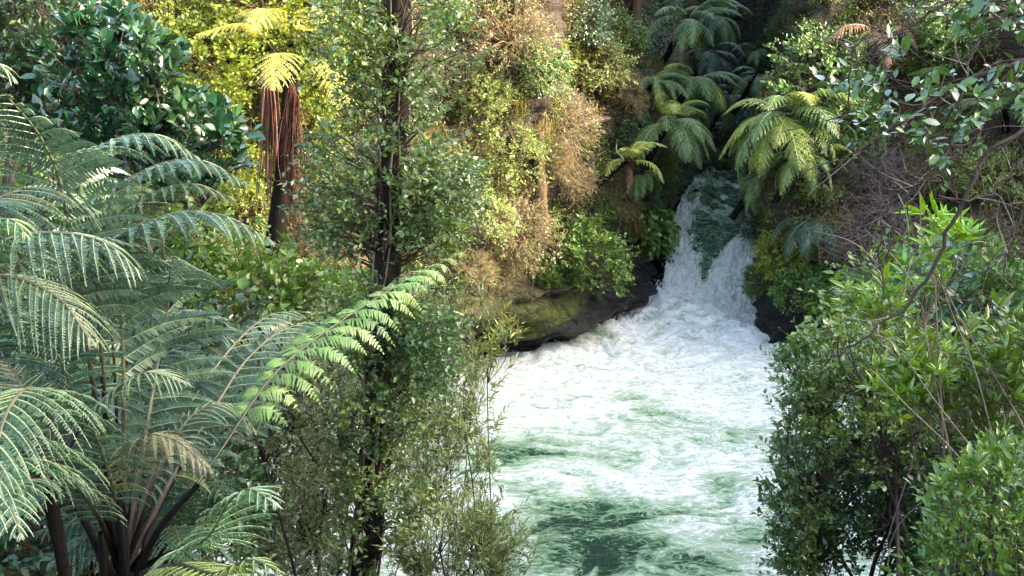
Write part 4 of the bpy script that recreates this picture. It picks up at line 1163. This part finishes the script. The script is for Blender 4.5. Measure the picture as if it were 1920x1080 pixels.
TC = [(.06, .13, .045), (.09, .17, .055), (.045, .10, .035), (.13, .19, .06), (.18, .25, .12), (.25, .31, .19)]
TY = [(.10, .16, .03), (.14, .19, .035), (.07, .12, .025)]
for poly, n, y0, y1, cl, rcl in (
        ([(610, -40), (870, -40), (885, 70), (850, 170), (830, 250), (760, 270), (650, 230), (610, 120)], 84, 13.0, 15.1, TC, .30),
        ([(640, -40), (740, -40), (735, 200), (660, 220), (610, 100)], 40, 13.2, 15, TY, .28),
        ([(600, 250), (700, 270), (700, 480), (640, 500), (575, 430), (565, 350)], 62, 13.1, 14.8, TC, .27),
        ([(755, 260), (860, 290), (890, 350), (860, 440), (790, 480), (740, 440)], 70, 13.1, 14.8, TC, .27),
        ([(690, 180), (800, 180), (800, 560), (680, 560)], 28, 13.5, 14.3, TC, .2),
        ([(760, 300), (850, 300), (850, 470), (760, 480)], 28, 13.6, 14.8, TY, .24),
        ([(720, 560), (830, 570), (850, 640), (830, 720), (760, 760), (700, 700)], 62, 13.2, 14.6, [(.045, .10, .04), (.065, .135, .05), (.10, .17, .07)], .24),
        ([(650, 540), (770, 540), (760, 1000), (640, 1000)], 46, 13.45, 14.0, TC, .2),
        ([(620, 560), (690, 560), (680, 700), (610, 680)], 24, 13.4, 14.6, TC, .24),
        ([(600, 760), (780, 720), (830, 800), (760, 920), (640, 930)], 44, 13.3, 14.6, TC + TY, .24),
        ([(650, 920), (770, 920), (760, 1090), (620, 1090)], 26, 13.3, 14.3, TC, .22)):
    Cc = region(rng, poly, n, y0, y1)
    zt = Cc[:, 2] - .25 - .25 * rng.random(n)
    sf = trunk_at(zt)
    crown(lf, wd, rng, Cc, sf, rcl, 8, 8, .074, .042, cl, upb=.15, stem_from=sf, stem_r=.014, twig_c=(.05, .04, .03), droop=.2, twig_r=.004)
leafy('vine_clad_tree', 'tall slim tree with a dark trunk wrapped in small-leaved climbers', 'tree', tp[0], lf, wd, M_SATIN, None, [('trunk', tk, M_BARK_DARK)])
# climbing stems on the trunk
vm = MB()
for k in range(9):
    ph = rng.uniform(0, 6.28); tw_ = rng.uniform(-1.2, 1.2); z0 = rng.uniform(.0, .3)
    f_ = np.linspace(z0, rng.uniform(.7, 1), 60); pa = np.stack([np.interp(f_, np.linspace(0, 1, 90), axis[:, a]) for a in range(3)], -1)
    an = ph + tw_ * f_ * 4 + .35 * np.sin(f_ * 23 + k)
    r_ = np.interp(f_, [0, 1], [.205, .155]) + .02 * np.sin(f_ * 31 + k)
    pa = pa + np.stack([np.cos(an) * r_, np.sin(an) * r_, 0 * an], -1)
    add_tube(vm, pa, np.linspace(.022, .012, 60), [(.16, .12, .09), (.07, .05, .04), (.24, .2, .16)][k % 3], 5)
vm.v = [v - tp[0].astype(np.float32) for v in vm.v]
o = link('climbing_vine', vm.mesh('climbing_vine', M_TWIG, True)); o.location = tp[0]
o['label'] = 'woody climber stems twisting up the dark trunk in the middle'; o['category'] = 'vine'

# silvery shrub at the trunk's foot, left
def stemmed(name, label, cat, seed, foot, polys, rc, tw, k, ll, lw, kind, mat, nst=7, group=None, woodc=(.05, .04, .035), stem_r=.03, **kw):
    rng = np.random.default_rng(seed); lf, wd = MB(), MB()
    fz = at(*foot); base = np.array([fz[0], fz[1], ground_z(fz[0], fz[1]) - .1])
    Cs = []
    for poly, n, y0, y1, cl in polys:
        C = region(rng, poly, n, y0, y1); Cs.append(C)
        cen = base * .5 + C.mean(0) * .5
        crown(lf, wd, rng, C, cen, rc, tw, k, ll, lw, cl, kind, stems=False, twig_c=woodc, **kw)
    C = np.concatenate(Cs)
    # limbs: k-means like hubs, then twigs to every clump
    hubs = C[rng.choice(len(C), nst, replace=False)]
    for _ in range(4):
        a = np.argmin(((C[:, None] - hubs[None]) ** 2).sum(-1), 1)
        hubs = np.stack([C[a == i].mean(0) if (a == i).any() else hubs[i] for i in range(nst)])
    for i in range(nst):
        h = hubs[i]; h0 = base + (h - base) * .92
        m = (base + h) / 2 + rng.normal(size=3) * .10 * np.linalg.norm(h - base)
        add_tube(wd, catmull([base, m, h0], 16), np.linspace(stem_r, stem_r * .45, 16), woodc, 7, .15, i)
        for c in C[a == i]:
            mm = (h0 + c) / 2 + rng.normal(size=3) * .10 * np.linalg.norm(c - h0)
            add_tube(wd, catmull([h0, mm, c], 7), np.linspace(stem_r * .38, stem_r * .15, 7), woodc, 4)
    return leafy(name, label, cat, base, lf, wd, mat, group)


SV = PAL['silver']
stemmed('shrub', 'grey-green narrow-leaved shrub filling the gap between ferns and trunk', 'shrub', 401, (590, 1070, 15.6),
        [([(430, 800), (500, 690), (600, 650), (690, 660), (690, 900), (640, 940), (520, 920), (440, 880)], 120, 14.4, 16.8, SV),
         ([(520, 900), (650, 900), (660, 1090), (520, 1090)], 55, 14.8, 16.5, SV),
         ([(560, 640), (680, 620), (690, 760), (600, 760)], 26, 15.5, 17, PAL['light'])],
        .34, 7, 9, .12, .034, 'dia', M_SILVER, 8, stem_r=.03, twig_r=.004)
stemmed('shrub', 'willowy pale-leaved shrub reaching over the white water right of the trunk', 'shrub', 402, (800, 1080, 15.5),
        [([(760, 720), (820, 670), (870, 690), (915, 710), (910, 770), (870, 830), (800, 900), (740, 880)], 56, 14.8, 16.5, [(.20, .26, .11), (.25, .31, .15), (.15, .20, .07)]),
         ([(740, 860), (850, 860), (860, 960), (740, 990)], 34, 14.6, 16.0, SV + PAL['light']),
         ([(850, 820), (905, 790), (915, 930), (850, 950)], 16, 14.6, 15.6, [(.20, .26, .11), (.15, .20, .07)]),
         ([(900, 640), (945, 630), (950, 680), (905, 700)], 8, 15, 15.5, PAL['light'] + [(.3, .28, .08)]),
         ([(800, 560), (870, 570), (880, 640), (810, 660)], 11, 15.2, 16.4, [(.16, .22, .09), (.10, .15, .05)])],
        .32, 6, 10, .115, .026, 'dia', M_SATIN, 8, stem_r=.016, twig_r=.004, upb=.5, spread=.6)
stemmed('shrub', 'low spreading pale green shrub at the bottom centre edge of the water', 'shrub', 403, (850, 1150, 13.5),
        [([(740, 1000), (820, 945), (920, 960), (960, 1010), (990, 1040), (960, 1095), (740, 1095)], 100, 12.8, 14.6, [(.17, .23, .09), (.22, .28, .13), (.13, .18, .06)])],
        .27, 7, 9, .10, .024, 'dia', M_SATIN, 8, stem_r=.025, twig_r=.004, upb=.5, spread=.6)

# glossy dark trees at the top left
stemmed('broadleaf_tree', 'glossy dark broad-leaved tree above the silvery fern fronds', 'tree', 404, (250, 560, 12.5),
        [([(110, 60), (180, 40), (250, 50), (290, 90), (320, 170), (400, 200), (440, 240), (410, 290), (300, 270), (100, 240)], 80, 11.6, 13.6, [(.018, .05, .028), (.026, .065, .035), (.035, .08, .04)]),
         ([(90, 220), (440, 260), (430, 350), (300, 360), (80, 330)], 40, 11.8, 13.6, [(.018, .05, .028), (.026, .065, .035)]),
         ([(240, 60), (290, 90), (340, 170), (380, 260), (260, 260)], 24, 11.4, 12.4, [(.022, .055, .03), (.04, .085, .035)])],
        
        .22, 5, 9, .14, .066, 'oval', M_GLOSSY, 9, stem_r=.03, upb=.5, twig_r=.006, spread=.75)
stemmed('small_leaved_tree', 'small-leaved dark tree in the top left corner', 'tree', 405, (40, 420, 14.0),
        [([(-40, -40), (200, -40), (220, 60), (150, 160), (60, 230), (-40, 220)], 150, 13.2, 15.6, [(.03, .075, .03), (.05, .10, .04), (.08, .13, .05)]),
         ([(0, 120), (140, 130), (130, 250), (0, 250)], 40, 13.5, 15, [(.03, .07, .03)])],
        .30, 8, 8, .09, .045, 'dia', M_GLOSSY, 8, stem_r=.05, twig_r=.005)

# right bank
stemmed('bush', 'dense dark small-leaved bush leaning over the water on the right bank', 'bush', 406, (1640, 1200, 12.5),
        [([(1500, 660), (1560, 615), (1640, 610), (1720, 640), (1760, 760), (1740, 900), (1560, 880), (1490, 790), (1500, 720)], 130, 11.4, 13.8, [(.075, .15, .035), (.115, .20, .05), (.055, .11, .03), (.19, .26, .10)]),
         ([(1470, 760), (1530, 700), (1560, 900), (1540, 1090), (1465, 1090), (1455, 980), (1470, 880)], 95, 11.6, 13.6, [(.07, .13, .04), (.11, .17, .055), (.05, .10, .03), (.15, .21, .10)]),
         ([(1520, 860), (1760, 860), (1760, 1090), (1520, 1090)], 120, 11.8, 13.6, [(.028, .07, .026), (.04, .09, .03)]),
         ([(1455, 690), (1500, 640), (1520, 650), (1490, 730)], 10, 12, 13, [(.07, .14, .04)])],
        .24, 8, 8, .075, .042, 'dia', M_SATIN, 10, stem_r=.04, twig_r=.004)
stemmed('bush', 'bright lance-leaved bush along the right edge', 'bush', 407, (1840, 1100, 10.0),
        [([(1690, 720), (1740, 670), (1820, 680), (1890, 640), (1950, 650), (1950, 850), (1800, 830), (1720, 770)], 105, 9.2, 11.0, [(.07, .13, .03), (.10, .17, .04), (.15, .22, .06), (.05, .095, .03)]),
         ([(1600, 590), (1660, 560), (1690, 620), (1620, 650)], 10, 10, 10.6, [(.10, .19, .045), (.13, .22, .05)]),
         ([(1650, 740), (1760, 720), (1780, 800), (1660, 800)], 14, 9.0, 9.6, [(.10, .19, .045), (.13, .22, .05)])],
        .24, 6, 8, .135, .034, 'lance', M_SATIN, 9, stem_r=.009, woodc=(.12, .10, .08), twig_r=.004, rosette=True, upb=.7, spread=1.0)
stemmed('bush', 'pale-edged leafy bush in the bottom right corner', 'bush', 408, (1860, 1250, 7.8),
        [([(1740, 960), (1800, 890), (1880, 850), (1950, 850), (1950, 1095), (1720, 1095)], 60, 7.2, 8.4, [(.075, .16, .035), (.13, .22, .06), (.05, .11, .03)])],
        .20, 7, 8, .085, .032, 'lance', M_SATIN, 7, stem_r=.01, twig_r=.0035, upb=.6, spread=.8)
stemmed('sapling', 'young sapling with rosettes of long bright leaves against the right cliff', 'sapling', 409, (1790, 900, 9.2),
        [([(1715, 430), (1760, 410), (1820, 430), (1830, 490), (1720, 500)], 11, 9.0, 9.5, [(.13, .27, .05), (.17, .32, .06)]),
         ([(1680, 500), (1760, 500), (1780, 560), (1660, 580)], 9, 9.0, 9.5, [(.13, .27, .05), (.10, .21, .05)])],
        .12, 2, 9, .17, .036, 'lance', M_SATIN, 3, stem_r=.014, woodc=(.14, .11, .08), twig_r=.004, rosette=True, upb=.8, spread=1.1)
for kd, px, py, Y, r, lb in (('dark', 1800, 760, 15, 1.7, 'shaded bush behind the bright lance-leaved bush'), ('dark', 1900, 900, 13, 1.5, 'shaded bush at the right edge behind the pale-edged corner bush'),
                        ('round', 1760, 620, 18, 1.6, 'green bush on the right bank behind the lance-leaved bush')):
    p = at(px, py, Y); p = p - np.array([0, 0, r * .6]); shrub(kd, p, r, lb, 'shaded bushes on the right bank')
# long bare stems rising through the right bushes
tw_ = MB(); tb2 = at(1900, 1040, 9.0)
for pts in ([(1905, 1040, 9.2), (1870, 860, 9.1), (1830, 700, 9.0), (1790, 600, 9.0), (1765, 530, 9.0)], [(1900, 1000, 9), (1800, 860, 8.8), (1700, 760, 8.7), (1630, 690, 8.7)],
            [(1910, 1040, 8.9), (1900, 900, 8.8), (1880, 760, 8.8)], [(1870, 900, 8.9), (1760, 760, 8.9), (1690, 660, 8.9)]):
    add_tube(tw_, catmull(np.stack([at(*p) for p in pts]) - tb2, 24), np.linspace(.009, .003, 24), (.20, .17, .14), 5)
o = link('bare_stems', tw_.mesh('bare_stems', M_TWIG, True)); o.location = tb2
o['label'] = 'long thin bare stems rising through the bright lance-leaved bush'; o['category'] = 'dead stems'

# overhanging branch, top right
rng = np.random.default_rng(500); lf, wd = MB(), MB(); YB = 6.6
root = at(2080, 150, YB + .4)
mains = ([(2080, 150, 7.0), (1960, 220, 6.8), (1850, 300, 6.6), (1780, 430, 6.5), (1700, 560, 6.5), (1600, 655, 6.4), (1560, 680, 6.4)],
         [(2080, 60, 7.2), (1940, 110, 7.0), (1840, 140, 6.8), (1740, 200, 6.6), (1640, 260, 6.5), (1540, 330, 6.4)],
         [(2060, -40, 7.2), (1920, 20, 7.0), (1800, -10, 6.8), (1700, 60, 6.6), (1600, 120, 6.5)],
         [(1960, 220, 6.8), (1900, 320, 6.6), (1800, 380, 6.5), (1750, 330, 6.4), (1680, 400, 6.4), (1660, 560, 6.4)],
         [(1940, 110, 7.0), (1840, 230, 6.7), (1760, 300, 6.5), (1640, 380, 6.3)],
         [(1920, 20, 7.0), (1840, 90, 6.7), (1790, 190, 6.5), (1720, 320, 6.4), (1660, 460, 6.4)],
         [(1990, 280, 6.9), (1900, 440, 6.6), (1880, 520, 6.5)],
         [(1700, 60, 6.6), (1640, 40, 6.5), (1560, 180, 6.4)])
for q, pts in enumerate(mains):
    c = catmull(np.stack([at(*p) for p in pts]), 40)
    c += (fbm(c * 2.2 + q, 3, 7)[:, None] - .5) * rng.normal(size=3) * .22 + rng.normal(size=c.shape) * .007
    add_tube(wd, c, np.linspace(.020 if q < 3 else .010, .004, 40), (.03, .024, .02), 6)
    # fine bare twigs
    for k in range(22):
        i = rng.integers(6, 39); a = c[i]; d = unit(rng.normal(size=3) + np.array([-.6, 0, .0])); L = rng.uniform(.15, .5)
        m = a + d * L * .5; e = m + unit(d + rng.normal(size=3) * .5) * L * .6
        add_tube(wd, catmull([a, m, e], 8), np.linspace(.0045, .0015, 8), [(.05, .04, .035), (.18, .15, .13)][rng.random() < .25], 4)
for poly, n in (([(1640, 110), (1760, 90), (1830, 140), (1920, 80), (1950, 180), (1850, 260), (1700, 300), (1630, 200)], 28), ([(1700, -20), (1950, -20), (1950, 60), (1800, 70)], 13), ([(1570, 150), (1640, 130), (1680, 230), (1600, 240)], 7)):
    Cc = region(rng, poly, n, 6.2, 6.9)
    crown(lf, wd, rng, Cc, root, .15, 2, 6, .078, .038, [(.035, .085, .03), (.05, .11, .035), (.07, .14, .045)], 'oval', stems=False, twig_c=(.05, .04, .035), twig_r=.004, spread=.9, upb=.1)
leafy('overhanging_branch', 'dark twiggy branch with glossy leaves overhanging from the top right corner', 'branch', root, lf, wd, M_GLOSSY)

# ------------------------------------------------------------------ light
EL, AZ = math.radians(24), math.radians(98)      # azimuth measured clockwise from +Y (north): sun over the right bank
to_sun = Vector((math.sin(AZ) * math.cos(EL), math.cos(AZ) * math.cos(EL), math.sin(EL)))
sd = bpy.data.lights.new('sun', 'SUN'); sd.energy = 1.75; sd.angle = math.radians(1.0); sd.color = (1, .88, .68)
so = bpy.data.objects.new('sun', sd); COL.objects.link(so); so.rotation_euler = to_sun.to_track_quat('Z', 'Y').to_euler(); so.location = (30, 0, 60)
w = bpy.data.worlds.new('World'); scene.world = w; w.use_nodes = True
nt = w.node_tree; bg = nt.nodes['Background']
sky = nt.nodes.new('ShaderNodeTexSky'); sky.sky_type = 'NISHITA'; sky.sun_disc = False
sky.sun_elevation = EL; sky.sun_rotation = AZ; sky.dust_density = 5.0; sky.air_density = 1.0; sky.ozone_density = .2
nt.links.new(sky.outputs[0], bg.inputs['Color']); bg.inputs['Strength'].default_value = .15

vs = scene.view_settings
vs.view_transform = 'Standard'; vs.look = 'None'; vs.exposure = 3.12; vs.gamma = 1
scene.cycles.max_bounces = 6; scene.cycles.diffuse_bounces = 4; scene.cycles.glossy_bounces = 2; scene.cycles.transmission_bounces = 3
scene.cycles.caustics_reflective = False; scene.cycles.caustics_refractive = False
scene.cycles.use_denoising = True
